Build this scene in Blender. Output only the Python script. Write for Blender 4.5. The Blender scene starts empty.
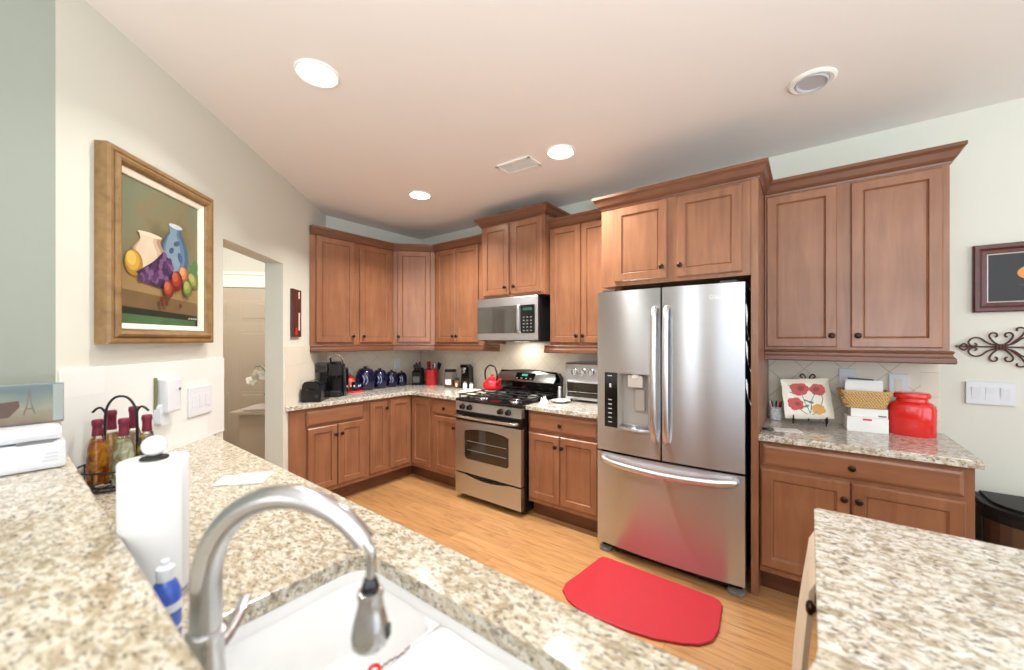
import bpy, bmesh, math, random
from mathutils import Matrix, Vector
C = bpy.context.scene.collection
PI = math.pi
random.seed(7)

# ------------------------------------------------------------------ camera, world, big lights, exposure
cam_d = bpy.data.cameras.new('camera')
cam = bpy.data.objects.new('camera', cam_d); C.objects.link(cam)
cam.location = (4.006, -3.213, 1.449)
cam.rotation_euler = (math.radians(90), 0, math.radians(36.3))
cam_d.sensor_width = 36; cam_d.lens = 388.0 / 1024 * 36
cam_d.shift_x = -(524.6 - 512) / 1024; cam_d.shift_y = (340.0 - 335) / 1024
cam_d.clip_start = 0.02
cam_d.dof.use_dof = True; cam_d.dof.focus_distance = 2.9; cam_d.dof.aperture_fstop = 1.9
bpy.context.scene.camera = cam
sc = bpy.context.scene
sc.view_settings.view_transform = 'Standard'; sc.view_settings.look = 'None'
sc.view_settings.gamma = 1; sc.view_settings.use_curve_mapping = False
sc.view_settings.exposure = 0.12
w = bpy.data.worlds.new('daylight'); sc.world = w; w.use_nodes = True
w.node_tree.nodes['Background'].inputs[0].default_value = (0.80, 0.90, 1.0, 1)
w.node_tree.nodes['Background'].inputs[1].default_value = 1.5

def area(name, loc, rot, sx, sy, power, col):
    l = bpy.data.lights.new(name, 'AREA'); l.shape = 'RECTANGLE'; l.size = sx; l.size_y = sy
    l.energy = power; l.color = col
    o = bpy.data.objects.new(name, l); C.objects.link(o); o.location = loc; o.rotation_euler = rot
    return o
# daylight coming in through the room's windows (right wall, and the living area behind the camera)
area('window_daylight', (6.98, -2.0, 1.45), (0, math.radians(90), 0), 1.9, 2.6, 30, (0.74, 0.88, 1.0))
area('window_daylight', (6.98, -5.2, 1.45), (0, math.radians(90), 0), 1.9, 2.2, 22, (0.86, 0.94, 1.0))
area('window_daylight', (4.9, -6.98, 1.35), (math.radians(90), 0, 0), 2.8, 2.1, 30, (0.88, 0.94, 1.0))
area('window_daylight', (2.55, -6.98, 1.35), (math.radians(90), 0, 0), 0.55, 2.1, 14, (0.92, 0.96, 1.0))

# added, unseen upward fill behind the camera, to brighten the ceiling
area('added_ceiling_fill', (4.9, -4.3, 1.15), (math.radians(180), 0, 0), .6, .6, 165, (0.84, 0.93, 1.0))

# ------------------------------------------------------------------ materials
def nmat(name):
    m = bpy.data.materials.new(name); m.use_nodes = True
    nt = m.node_tree; b = nt.nodes['Principled BSDF']
    return m, nt, b
def srgb(r, g, b):
    f = lambda c: (c/255/12.92) if c/255 <= .04045 else ((c/255+.055)/1.055)**2.4
    return (f(r), f(g), f(b), 1)
def flat(name, rgb, rough=.5, metal=0, coat=0, trans=0, ior=1.45, emit=0, vary=.04):
    m, nt, b = nmat(name)
    col = srgb(*rgb)
    b.inputs['Roughness'].default_value = rough; b.inputs['Metallic'].default_value = metal
    b.inputs['Coat Weight'].default_value = coat; b.inputs['Transmission Weight'].default_value = trans
    b.inputs['IOR'].default_value = ior
    if vary and not trans:
        tc = nt.nodes.new('ShaderNodeTexCoord'); n = nt.nodes.new('ShaderNodeTexNoise'); n.inputs['Scale'].default_value = 14
        r = nt.nodes.new('ShaderNodeValToRGB')
        r.color_ramp.elements[0].color = tuple(c*(1-vary) for c in col[:3])+(1,); r.color_ramp.elements[1].color = tuple(min(1, c*(1+vary)) for c in col[:3])+(1,)
        nt.links.new(tc.outputs['Object'], n.inputs['Vector']); nt.links.new(n.outputs['Fac'], r.inputs['Fac']); nt.links.new(r.outputs[0], b.inputs['Base Color'])
    else: b.inputs['Base Color'].default_value = col
    if emit:
        b.inputs['Emission Color'].default_value = col; b.inputs['Emission Strength'].default_value = emit
    return m
def ramp(nt, stops):
    r = nt.nodes.new('ShaderNodeValToRGB'); e = r.color_ramp.elements
    e[0].position, e[0].color = stops[0]; e[1].position, e[1].color = stops[-1]
    for p, c in stops[1:-1]:
        x = e.new(p); x.color = c
    return r
def wood(name, base, dark, sc_=(9, 9, .9), rough=.32, coat=.25):
    m, nt, b = nmat(name); L = nt.links
    tc = nt.nodes.new('ShaderNodeTexCoord'); mp = nt.nodes.new('ShaderNodeMapping'); mp.inputs['Scale'].default_value = sc_
    n = nt.nodes.new('ShaderNodeTexNoise'); n.inputs['Scale'].default_value = 3; n.inputs['Detail'].default_value = 6; n.inputs['Distortion'].default_value = .6
    n2 = nt.nodes.new('ShaderNodeTexNoise'); n2.inputs['Scale'].default_value = 3.5; n2.inputs['Detail'].default_value = 3
    L.new(tc.outputs['Object'], mp.inputs[0]); L.new(mp.outputs[0], n.inputs['Vector']); L.new(tc.outputs['Object'], n2.inputs['Vector'])
    mix = nt.nodes.new('ShaderNodeMath'); mix.operation = 'MULTIPLY_ADD'; mix.inputs[1].default_value = .55
    L.new(n.outputs['Fac'], mix.inputs[0]); mm = nt.nodes.new('ShaderNodeMath'); mm.operation = 'MULTIPLY'; mm.inputs[1].default_value = .45
    L.new(n2.outputs['Fac'], mm.inputs[0]); L.new(mm.outputs[0], mix.inputs[2])
    r = ramp(nt, [(.3, srgb(*dark)), (.7, srgb(*base))]); L.new(mix.outputs[0], r.inputs[0]); L.new(r.outputs[0], b.inputs['Base Color'])
    b.inputs['Roughness'].default_value = rough; b.inputs['Coat Weight'].default_value = coat; b.inputs['Coat Roughness'].default_value = .25
    return m
def granite(name, rot=.45, st=2.1, k=(1, 1, 1)):
    m, nt, b = nmat(name); L = nt.links
    tc = nt.nodes.new('ShaderNodeTexCoord'); mp = nt.nodes.new('ShaderNodeMapping'); mp.inputs['Scale'].default_value = (1, st, 1.5); mp.inputs['Rotation'].default_value = (0, 0, rot)
    L.new(tc.outputs['Object'], mp.inputs[0])
    def noise(s, d, dist, off):
        n = nt.nodes.new('ShaderNodeTexNoise'); n.inputs['Scale'].default_value = s; n.inputs['Detail'].default_value = d; n.inputs['Distortion'].default_value = dist
        o = nt.nodes.new('ShaderNodeMapping'); o.inputs['Location'].default_value = (off, off*.7, off*.3); L.new(mp.outputs[0], o.inputs[0]); L.new(o.outputs[0], n.inputs['Vector']); return n
    a = noise(32, 5, .7, 0); c = noise(50, 4, 1.0, 5.3); d = noise(80, 3, .5, 11.1); g = noise(9, 2, .3, 3.7)
    ra = ramp(nt, [(.36, srgb(*[a*q for a, q in zip((172, 160, 138), k)])), (.47, srgb(*[a*q for a, q in zip((202, 194, 178), k)])), (.60, srgb(*[a*q for a, q in zip((222, 219, 212), k)]))]); L.new(a.outputs['Fac'], ra.inputs[0])
    rc = ramp(nt, [(.53, (0, 0, 0, 1)), (.64, (.85, .85, .85, 1))]); L.new(c.outputs['Fac'], rc.inputs[0])
    rd = ramp(nt, [(.575, (0, 0, 0, 1)), (.66, (.8, .8, .8, 1))]); L.new(d.outputs['Fac'], rd.inputs[0])
    m1 = nt.nodes.new('ShaderNodeMix'); m1.data_type = 'RGBA'; L.new(rc.outputs[0], m1.inputs[0]); L.new(ra.outputs[0], m1.inputs[6]); m1.inputs[7].default_value = srgb(126, 116, 100)
    m2 = nt.nodes.new('ShaderNodeMix'); m2.data_type = 'RGBA'; L.new(rd.outputs[0], m2.inputs[0]); L.new(m1.outputs[2], m2.inputs[6]); m2.inputs[7].default_value = srgb(72, 67, 60)
    L.new(m2.outputs[2], b.inputs['Base Color'])
    b.inputs['Roughness'].default_value = .14; b.inputs['Coat Weight'].default_value = .2
    return m
def floor_mat():
    m, nt, b = nmat('oak_planks'); L = nt.links
    tc = nt.nodes.new('ShaderNodeTexCoord')
    br = nt.nodes.new('ShaderNodeTexBrick'); br.offset = .37; br.inputs['Scale'].default_value = 1; br.inputs['Brick Width'].default_value = 1.15; br.inputs['Row Height'].default_value = .125
    br.inputs['Mortar Size'].default_value = .0018; br.inputs['Color1'].default_value = srgb(184, 136, 88); br.inputs['Color2'].default_value = srgb(152, 106, 64); br.inputs['Mortar'].default_value = srgb(104, 70, 42)
    L.new(tc.outputs['Object'], br.inputs['Vector'])
    mp = nt.nodes.new('ShaderNodeMapping'); mp.inputs['Scale'].default_value = (2.2, 26, 1); n = nt.nodes.new('ShaderNodeTexNoise'); n.inputs['Scale'].default_value = 1.6; n.inputs['Detail'].default_value = 6; n.inputs['Distortion'].default_value = 1.2
    L.new(tc.outputs['Object'], mp.inputs[0]); L.new(mp.outputs[0], n.inputs['Vector'])
    r = ramp(nt, [(.32, srgb(132, 88, 50)), (.5, srgb(188, 142, 92)), (.75, srgb(204, 162, 110))]); L.new(n.outputs['Fac'], r.inputs[0])
    mx = nt.nodes.new('ShaderNodeMix'); mx.data_type = 'RGBA'; mx.inputs[0].default_value = .45; L.new(br.outputs['Color'], mx.inputs[6]); L.new(r.outputs[0], mx.inputs[7])
    L.new(mx.outputs[2], b.inputs['Base Color']); b.inputs['Roughness'].default_value = .33
    return m
def tile_mat(name, diag, c=(226, 217, 200), s=.148, g=(200, 191, 177)):
    m, nt, b = nmat(name); L = nt.links
    tc = nt.nodes.new('ShaderNodeTexCoord'); sep = nt.nodes.new('ShaderNodeSeparateXYZ'); cb = nt.nodes.new('ShaderNodeCombineXYZ')
    L.new(tc.outputs['Object'], sep.inputs[0]); L.new(sep.outputs[0], cb.inputs[0]); L.new(sep.outputs[2], cb.inputs[1])
    mp = nt.nodes.new('ShaderNodeMapping'); mp.inputs['Rotation'].default_value = (0, 0, PI/4 if diag else 0); L.new(cb.outputs[0], mp.inputs[0])
    br = nt.nodes.new('ShaderNodeTexBrick'); br.offset = 0; br.inputs['Scale'].default_value = 1; br.inputs['Brick Width'].default_value = s; br.inputs['Row Height'].default_value = s
    br.inputs['Mortar Size'].default_value = .0022; br.inputs['Color1'].default_value = srgb(*c); br.inputs['Color2'].default_value = srgb(*[x-6 for x in c]); br.inputs['Mortar'].default_value = srgb(*g)
    L.new(mp.outputs[0], br.inputs['Vector']); L.new(br.outputs['Color'], b.inputs['Base Color']); b.inputs['Roughness'].default_value = .35
    return m
def paint(name, rgb, rough=.6):
    m, nt, b = nmat(name); L = nt.links
    b.inputs['Base Color'].default_value = srgb(*rgb); b.inputs['Roughness'].default_value = rough
    tc = nt.nodes.new('ShaderNodeTexCoord'); n = nt.nodes.new('ShaderNodeTexNoise'); n.inputs['Scale'].default_value = 120; bp = nt.nodes.new('ShaderNodeBump'); bp.inputs['Strength'].default_value = .04
    L.new(tc.outputs['Object'], n.inputs['Vector']); L.new(n.outputs['Fac'], bp.inputs['Height']); L.new(bp.outputs[0], b.inputs['Normal'])
    return m
def steel(name, rgb=(200, 197, 192), rough=.27, aniso=.6, rot=0.25):
    m, nt, b = nmat(name); L = nt.links
    b.inputs['Metallic'].default_value = 1; b.inputs['Roughness'].default_value = rough
    tc = nt.nodes.new('ShaderNodeTexCoord'); mp = nt.nodes.new('ShaderNodeMapping'); mp.inputs['Scale'].default_value = (1.5, 1.5, 260)
    n = nt.nodes.new('ShaderNodeTexNoise'); n.inputs['Scale'].default_value = 2; n.inputs['Detail'].default_value = 3
    L.new(tc.outputs['Object'], mp.inputs[0]); L.new(mp.outputs[0], n.inputs['Vector'])
    c = srgb(*rgb); r = ramp(nt, [(.3, tuple(x*.93 for x in c[:3])+(1,)), (.7, c)]); L.new(n.outputs['Fac'], r.inputs[0]); L.new(r.outputs[0], b.inputs['Base Color'])
    if aniso:
        b.inputs['Anisotropic'].default_value = aniso; b.inputs['Anisotropic Rotation'].default_value = rot
        t = nt.nodes.new('ShaderNodeTangent'); t.direction_type = 'RADIAL'; t.axis = 'Z'; L.new(t.outputs[0], b.inputs['Tangent'])
    return m
def woven(name, c1, c2, scale=60):
    m, nt, b = nmat(name); L = nt.links
    tc = nt.nodes.new('ShaderNodeTexCoord'); wv = nt.nodes.new('ShaderNodeTexWave'); wv.inputs['Scale'].default_value = scale; wv.inputs['Distortion'].default_value = 1.5; wv.bands_direction = 'DIAGONAL'
    L.new(tc.outputs['Object'], wv.inputs['Vector']); r = ramp(nt, [(.2, srgb(*c1)), (.8, srgb(*c2))]); L.new(wv.outputs['Fac'], r.inputs[0]); L.new(r.outputs[0], b.inputs['Base Color'])
    bp = nt.nodes.new('ShaderNodeBump'); bp.inputs['Strength'].default_value = .3; L.new(wv.outputs['Fac'], bp.inputs['Height']); L.new(bp.outputs[0], b.inputs['Normal']); b.inputs['Roughness'].default_value = .9
    return m

WOOD = wood('cabinet_maple', (158, 108, 77), (126, 81, 55))
WOOD_H = wood('cabinet_maple_horizontal', (158, 108, 77), (126, 81, 55), (.9, 9, 9))
TRIMW = wood('cabinet_trim_wood', (124, 79, 55), (98, 60, 41), (.9, 9, 9))
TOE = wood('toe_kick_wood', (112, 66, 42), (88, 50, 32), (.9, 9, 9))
GRAN = granite('granite', .3, 1.6)
GRANY = granite('granite_bar', 1.75, 2.1, (.93, .91, .87))
FLOOR = floor_mat()
WALL = paint('wall_paint', (216, 216, 204))
WALL_SHADED = paint('near_wall_shaded_paint', (142, 147, 135))  # wall paint with the near wall's shade put into the colour
CEIL = paint('ceiling_paint', (238, 233, 228))
WHITE = paint('white_trim_paint', (240, 238, 230), .4)
DOORP = paint('hall_door_paint', (190, 175, 154), .45)
TILED = tile_mat('tile_diagonal', True)
TILES = tile_mat('tile_square', False)
STEEL = steel('brushed_steel', (200, 202, 206), .26, .95)
HANDLE = steel('handle_steel', (222, 222, 224), .34, 0)
STEELR = steel('range_steel', (206, 208, 213), .32, .75)
CHROME = steel('satin_chrome', (205, 205, 205), .16, 0)
NICKEL = steel('brushed_nickel', (196, 196, 198), .24, 0)
BLACK = flat('black_gloss', (14, 14, 15), .12, coat=.4)
BLACKM = flat('black_matte', (24, 23, 23), .5)
IRON = flat('cast_iron', (26, 25, 25), .55)
DGLASS = flat('dark_oven_glass', (46, 38, 28), .06, coat=.6)
KNOB = flat('oil_rubbed_bronze', (62, 44, 34), .35, metal=.8)
COBALT = flat('cobalt_glaze', (13, 13, 50), .12, coat=.5)
RED = flat('red_enamel', (204, 30, 40), .18, coat=.5)
REDJ = flat('red_glazed_ceramic', (222, 38, 36), .15, coat=.5)
REDM = flat('red_rubber_mat', (180, 38, 48), .5)
WPLAS = flat('white_plastic', (218, 221, 226), .3)
WCER = flat('white_porcelain', (238, 238, 237), .12, coat=.4)
PAPER = flat('white_paper', (240, 239, 236), .85)
TOWEL = flat('paper_towel', (226, 226, 225), .95)
CLOTH = woven('beige_towel_weave', (206, 190, 166), (222, 208, 186), 90)
CLOTHW = woven('cream_cloth_weave', (226, 214, 192), (240, 232, 216), 90)
GLASS = flat('clear_glass', (246, 250, 248), .02, trans=1, ior=1.3)
AMBER = flat('amber_liquid', (196, 116, 24), .08, coat=.4)
RUST = flat('chili_oil', (158, 72, 24), .1, coat=.4)
GREENL = flat('herb_oil', (190, 190, 150), .1, coat=.4)
BURG = flat('burgundy_wax', (112, 28, 50), .4)
GOLD = wood('gold_frame', (160, 126, 80), (112, 82, 48), (7, 7, 7), .35, .1)
LINER = flat('cream_liner', (234, 224, 204), .7)
MAHOG = wood('mahogany_frame', (94, 34, 32), (64, 20, 22), (9, 9, 9), .3, .3)
GREYP = flat('grey_plastic', (120, 120, 120), .4)
DGREY = flat('dark_grey_plastic', (58, 58, 60), .4)
LAMP = flat('lamp_glow', (255, 246, 228), .5, emit=20, vary=0)
RATTAN = woven('seagrass_weave', (176, 134, 80), (224, 190, 132), 45)
TRASHS = steel('trash_can_steel', (150, 142, 134), .34, .3)

# ------------------------------------------------------------------ mesh builder
def RZ(deg, loc=(0, 0, 0)): return Matrix.Translation(loc) @ Matrix.Rotation(math.radians(deg), 4, 'Z')
TB = Matrix.Identity(4)                      # back wall: a = world x, out of the wall = -y
TL = RZ(90)                                  # left wall: a = world y, out of the wall = +x
TD = RZ(135, (0, -1.21, 0))                  # diagonal wall: a = -s, out of the wall = towards the room
INV = {}
class MB:
    def __init__(s, T=None): s.v = []; s.f = []; s.mi = []; s.sm = []; s.T = T or Matrix.Identity(4); s.cur = 0
    def add(s, vs, fs, smooth=False):
        o = len(s.v); s.v += [s.T @ Vector(p) for p in vs]
        for f in fs: s.f.append([i+o for i in f]); s.mi.append(s.cur); s.sm.append(smooth)
    def box(s, x0, x1, y0, y1, z0, z1, c=0.0):
        x0, x1 = min(x0, x1), max(x0, x1); y0, y1 = min(y0, y1), max(y0, y1); z0, z1 = min(z0, z1), max(z0, z1)
        c = min(c, (x1-x0)*.49, (y1-y0)*.49, (z1-z0)*.49)
        if c <= 0:
            vs = [(x, y, z) for x in (x0, x1) for y in (y0, y1) for z in (z0, z1)]
            s.add(vs, [(0, 1, 3, 2), (4, 6, 7, 5), (0, 4, 5, 1), (2, 3, 7, 6), (0, 2, 6, 4), (1, 5, 7, 3)]); return
        bm = bmesh.new(); bmesh.ops.create_cube(bm, size=1)
        for v in bm.verts: v.co = Vector(((x0+x1)/2+v.co.x*(x1-x0), (y0+y1)/2+v.co.y*(y1-y0), (z0+z1)/2+v.co.z*(z1-z0)))
        bmesh.ops.bevel(bm, geom=bm.edges[:], offset=c, segments=2, affect='EDGES', profile=.6)
        s.bm(bm); 
    def bm(s, bm, smooth=False):
        bm.verts.index_update(); s.add([v.co.copy() for v in bm.verts], [[v.index for v in f.verts] for f in bm.faces], smooth); bm.free()
    def lathe(s, prof, c=(0, 0, 0), n=24, axis='Z', smooth=True, sx=1, sy=1):
        vs = []; fs = []
        for r, z in prof:
            for k in range(n):
                a = 2*PI*k/n; p = (r*math.cos(a)*sx, r*math.sin(a)*sy, z)
                if axis == 'Y': p = (p[0], -p[2], p[1])
                if axis == 'X': p = (p[2], p[0], p[1])
                vs.append((c[0]+p[0], c[1]+p[1], c[2]+p[2]))
        m = len(prof)
        for i in range(m-1):
            for k in range(n): fs.append((i*n+k, i*n+(k+1) % n, (i+1)*n+(k+1) % n, (i+1)*n+k))
        if prof[0][0] > 1e-6: fs.append(tuple(range(n))[::-1])
        if prof[-1][0] > 1e-6: fs.append(tuple((m-1)*n+k for k in range(n)))
        s.add(vs, fs, smooth)
    def tube(s, pts, r, n=8, closed=False, smooth=True, flat_=1.0):
        P = [Vector(p) for p in pts]; m = len(P); R = r if isinstance(r, (list, tuple)) else [r]*m
        vs = []; fs = []; up = None
        for i in range(m):
            a = P[(i-1) % m] if (closed or i > 0) else P[i]; b = P[(i+1) % m] if (closed or i < m-1) else P[i]
            t = (b-a).normalized()
            if up is None:
                up = Vector((0, 0, 1)) if abs(t.z) < .9 else Vector((1, 0, 0))
            x = t.cross(up)
            if x.length < 1e-4: x = t.cross(Vector((.3, .9, .1)))
            x.normalize(); y = x.cross(t).normalized(); up = y
            for k in range(n):
                an = 2*PI*k/n; vs.append(P[i] + x*math.cos(an)*R[i] + y*math.sin(an)*R[i]*flat_)
        for i in range(m if closed else m-1):
            j = (i+1) % m
            for k in range(n): fs.append((i*n+k, i*n+(k+1) % n, j*n+(k+1) % n, j*n+k))
        if not closed: fs.append(tuple(range(n))[::-1]); fs.append(tuple((m-1)*n+k for k in range(n)))
        s.add(vs, fs, smooth)
    def prism(s, poly, z0, z1, axis='Z', c=0):
        n = len(poly)
        q = {'Z': lambda a, b, h: (a, b, h), 'Y': lambda a, b, h: (a, h, b), 'X': lambda a, b, h: (h, a, b)}[axis]
        vs = [q(a, b, z0) for a, b in poly] + [q(a, b, z1) for a, b in poly]
        fs = [tuple(range(n))[::-1], tuple(range(n, 2*n))] + [(i, (i+1) % n, n+(i+1) % n, n+i) for i in range(n)]
        s.add(vs, fs)
    def sweep(s, path, prof, before=None, after=None):
        # path: 2D points, outward is to the right of travel; prof: closed list of (offset, z)
        P = [Vector(p) for p in path]; ext = ([Vector(before)] if before else [None]) + P + ([Vector(after)] if after else [None]); vs = []; m = len(prof)
        for i in range(1, len(ext)-1):
            a, p, b = ext[i-1], ext[i], ext[i+1]; d1 = (p-a).normalized() if a is not None else None; d2 = (b-p).normalized() if b is not None else None
            n1 = Vector((d1.y, -d1.x)) if d1 else None; n2 = Vector((d2.y, -d2.x)) if d2 else None
            if n1 and n2: nn = (n1+n2)/(1+n1.dot(n2))
            else: nn = n1 or n2
            for o, z in prof: vs.append((p.x+nn.x*o, p.y+nn.y*o, z))
        fs = []
        for i in range(len(P)-1):
            for k in range(m): fs.append((i*m+k, i*m+(k+1) % m, (i+1)*m+(k+1) % m, (i+1)*m+k))
        fs.append(tuple(range(m))[::-1]); fs.append(tuple((len(P)-1)*m+k for k in range(m)))
        s.add(vs, fs)
    def ball(s, c, r, n=16, m=10):
        r = r if isinstance(r, (tuple, list)) else (r, r, r)
        prof = [(math.sin(PI*i/m), -math.cos(PI*i/m)) for i in range(m+1)]; vs = []; fs = []
        for a, z in prof:
            for k in range(n): vs.append((c[0]+r[0]*a*math.cos(2*PI*k/n), c[1]+r[1]*a*math.sin(2*PI*k/n), c[2]+r[2]*z))
        for i in range(m):
            for k in range(n): fs.append((i*n+k, i*n+(k+1) % n, (i+1)*n+(k+1) % n, (i+1)*n+k))
        s.add(vs, fs, True)
    def grid(s, fn, nu, nv, smooth=True, closed_u=False):
        vs = [fn(i/(nu-(0 if closed_u else 1)), j/(nv-1)) for j in range(nv) for i in range(nu)]
        fs = []
        for j in range(nv-1):
            for i in range(nu if closed_u else nu-1):
                i2 = (i+1) % nu; fs.append((j*nu+i, j*nu+i2, (j+1)*nu+i2, (j+1)*nu+i))
        s.add(vs, fs, smooth)
    def build(s, name, mats, parent=None, weld=True):
        inv = INV.get(parent.name, Matrix.Identity(4)) if parent else Matrix.Identity(4)
        me = bpy.data.meshes.new(name); me.from_pydata([inv @ p for p in s.v], [], s.f)
        for m in (mats if isinstance(mats, (list, tuple)) else [mats]): me.materials.append(m)
        bm = bmesh.new(); bm.from_mesh(me)
        bm.faces.ensure_lookup_table()
        for i, f in enumerate(bm.faces): f.material_index = s.mi[i]; f.smooth = s.sm[i]
        if weld: bmesh.ops.remove_doubles(bm, verts=bm.verts[:], dist=1e-5)
        bmesh.ops.recalc_face_normals(bm, faces=bm.faces[:]); bm.to_mesh(me); bm.free()
        o = bpy.data.objects.new(name, me); C.objects.link(o)
        if parent: o.parent = parent; INV[o.name] = inv
        if any(s.sm):
            try: me.set_sharp_from_angle(angle=math.radians(38))
            except Exception: pass
        return o
def thing(name, label, cat, loc, rot=0, group=None):
    o = bpy.data.objects.new(name, None); C.objects.link(o); o.location = loc; o.rotation_euler = (0, 0, math.radians(rot)); o.empty_display_size = .05
    o['label'] = label; o['category'] = cat
    if group: o['group'] = group
    INV[o.name] = (RZ(rot, loc)).inverted(); return o
def solo(name, mb, mats, label, cat, loc=None, rot=0, group=None):
    """a thing that is one mesh, its origin at loc"""
    M = RZ(rot, loc or (0, 0, 0)).inverted(); mb.v = [M @ p for p in mb.v]
    o = mb.build(name, mats); o.location = loc or (0, 0, 0); o.rotation_euler = (0, 0, math.radians(rot)); o['label'] = label; o['category'] = cat
    if group: o['group'] = group
    return o
def struct(name, mb, mats, M=None):
    if M is not None:
        Mi = M.inverted(); mb.v = [Mi @ p for p in mb.v]
    o = mb.build(name, mats); o['kind'] = 'structure'
    if M is not None: o.matrix_world = M
    return o
def slab(name, outer, holes, z0, z1, mat, bev=.004, parent=None):
    cu = bpy.data.curves.new(name, 'CURVE'); cu.dimensions = '2D'; cu.fill_mode = 'BOTH'; cu.extrude = (z1-z0)/2-bev; cu.bevel_depth = bev; cu.bevel_resolution = 2
    for poly in [outer]+holes:
        sp = cu.splines.new('POLY'); sp.points.add(len(poly)-1); sp.use_cyclic_u = True
        for i, (x, y) in enumerate(poly): sp.points[i].co = (x, y, 0, 1)
    t = bpy.data.objects.new(name+'_tmp', cu); C.objects.link(t)
    dg = bpy.context.evaluated_depsgraph_get(); me = bpy.data.meshes.new_from_object(t.evaluated_get(dg)); bpy.data.objects.remove(t); bpy.data.curves.remove(cu)
    me.transform(Matrix.Translation((0, 0, (z0+z1)/2)))
    bm = bmesh.new(); bm.from_mesh(me); bmesh.ops.remove_doubles(bm, verts=bm.verts[:], dist=1e-5); bmesh.ops.recalc_face_normals(bm, faces=bm.faces[:]); bm.to_mesh(me); bm.free()
    me.materials.clear(); me.materials.append(mat); me.name = name
    for p in me.polygons: p.use_smooth = False
    o = bpy.data.objects.new(name, me); C.objects.link(o)
    return o
def text_mesh(txt, size, M, mat, name, parent):
    cu = bpy.data.curves.new(name, 'FONT'); cu.body = txt; cu.size = size; cu.extrude = .0006; cu.align_x = 'CENTER'
    t = bpy.data.objects.new(name+'_tmp', cu); C.objects.link(t); dg = bpy.context.evaluated_depsgraph_get()
    me = bpy.data.meshes.new_from_object(t.evaluated_get(dg)); bpy.data.objects.remove(t); bpy.data.curves.remove(cu)
    me.transform(INV.get(parent.name, Matrix.Identity(4)) @ M); me.materials.clear(); me.materials.append(mat)
    o = bpy.data.objects.new(name, me); C.objects.link(o); o.parent = parent; return o
def arc(cx, cy, r, a0, a1, n=8): return [(cx+r*math.cos(math.radians(a0+(a1-a0)*i/n)), cy+r*math.sin(math.radians(a0+(a1-a0)*i/n))) for i in range(n+1)]
def rrect(x0, x1, y0, y1, r, n=5): return arc(x1-r, y0+r, r, -90, 0, n)+arc(x1-r, y1-r, r, 0, 90, n)+arc(x0+r, y1-r, r, 90, 180, n)+arc(x0+r, y0+r, r, 180, 270, n)
def smooth_path(pts, n=6):
    P = [Vector(p) for p in pts]; out = []
    for i in range(len(P)-1):
        p0 = P[max(i-1, 0)]; p1 = P[i]; p2 = P[i+1]; p3 = P[min(i+2, len(P)-1)]
        for k in range(n):
            t = k/n; out.append(.5*((2*p1)+(p2-p0)*t+(2*p0-5*p1+4*p2-p3)*t*t+(3*p1-p0-3*p2+p3)*t*t*t))
    out.append(P[-1]); return out

# ================================================================== THE ROOM
ZC = 2.73
mb = MB(); mb.box(-2.6, 7.2, -7.2, .15, -.08, 0); struct('floor', mb, FLOOR)
mb = MB(); mb.box(-.12, 7.2, -7.2, .15, ZC, ZC+.1); struct('ceiling', mb, CEIL)
mb = MB(); mb.box(-.12, 7.2, 0, .12, 0, ZC); struct('wall_back', mb, WALL)
mb = MB(); mb.prism([(0, .0), (-.12, .0), (-.12, -1.16), (0, -1.21)], 0, ZC); struct('wall_left', mb, WALL)
S0, S1, ZD = .946, 1.711, 2.05              # the doorway in the diagonal wall
S2 = 2.659
mb = MB(TD)
mb.prism([(-S0, 0), (-.0, 0), (-.05, .13), (-S0, .13)], 0, ZC)
mb.box(-S2, -S1, 0, .13, 0, ZC); mb.box(-S1, -S0, 0, .13, ZD, ZC)
struct('wall_diagonal', mb, WALL, TD)
mb = MB(); mb.box(1.76, 1.88, -7.1, -3.09, 0, ZC); struct('wall_near', mb, WALL_SHADED)
# right wall and rear wall with their window openings
mb = MB()
for y0, y1, z0, z1 in [(-7.1, -6.3, 0, ZC), (-4.1, -3.3, 0, ZC), (-.7, .0, 0, ZC), (-6.3, -4.1, 0, .5), (-3.3, -.7, 0, .5), (-6.3, -4.1, 2.4, ZC), (-3.3, -.7, 2.4, ZC)]:
    mb.box(7.0, 7.12, y0, y1, z0, z1)
struct('wall_right', mb, WALL)
mb = MB()
for x0, x1, z0, z1 in [(1.88, 2.275, 0, ZC), (2.825, 3.5, 0, ZC), (6.3, 7.0, 0, ZC), (2.275, 2.825, 0, .3), (3.5, 6.3, 0, .3), (2.275, 2.825, 2.4, ZC), (3.5, 6.3, 2.4, ZC)]:
    mb.box(x0, x1, -7.12, -7.0, z0, z1)
struct('wall_rear', mb, WALL)
def window(n, T, a0, a1, z0, z1, mull):
    mb = MB(T)
    for b in [(a0, a0+.06, z0, z1), (a1-.06, a1, z0, z1), (a0, a1, z0, z0+.06), (a0, a1, z1-.06, z1), (a0, a1, (z0+z1)/2-.02, (z0+z1)/2+.02)]: mb.box(b[0], b[1], .03, .09, b[2], b[3], .004)
    for k in range(1, mull+1):
        a = a0+(a1-a0)*k/(mull+1); mb.box(a-.02, a+.02, .03, .09, z0, z1, .004)
    struct('window_%d' % n, mb, WHITE, T)
TR = RZ(-90, (7.0, 0, 0)); TQ = RZ(180, (0, -7.0, 0))
window(1, TR, .7, 3.3, .5, 2.4, 2); window(2, TR, 4.1, 6.3, .5, 2.4, 2)
window(3, TQ, -6.3, -3.5, .3, 2.4, 2); window(4, TQ, -2.825, -2.275, .3, 2.4, 0)
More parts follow.
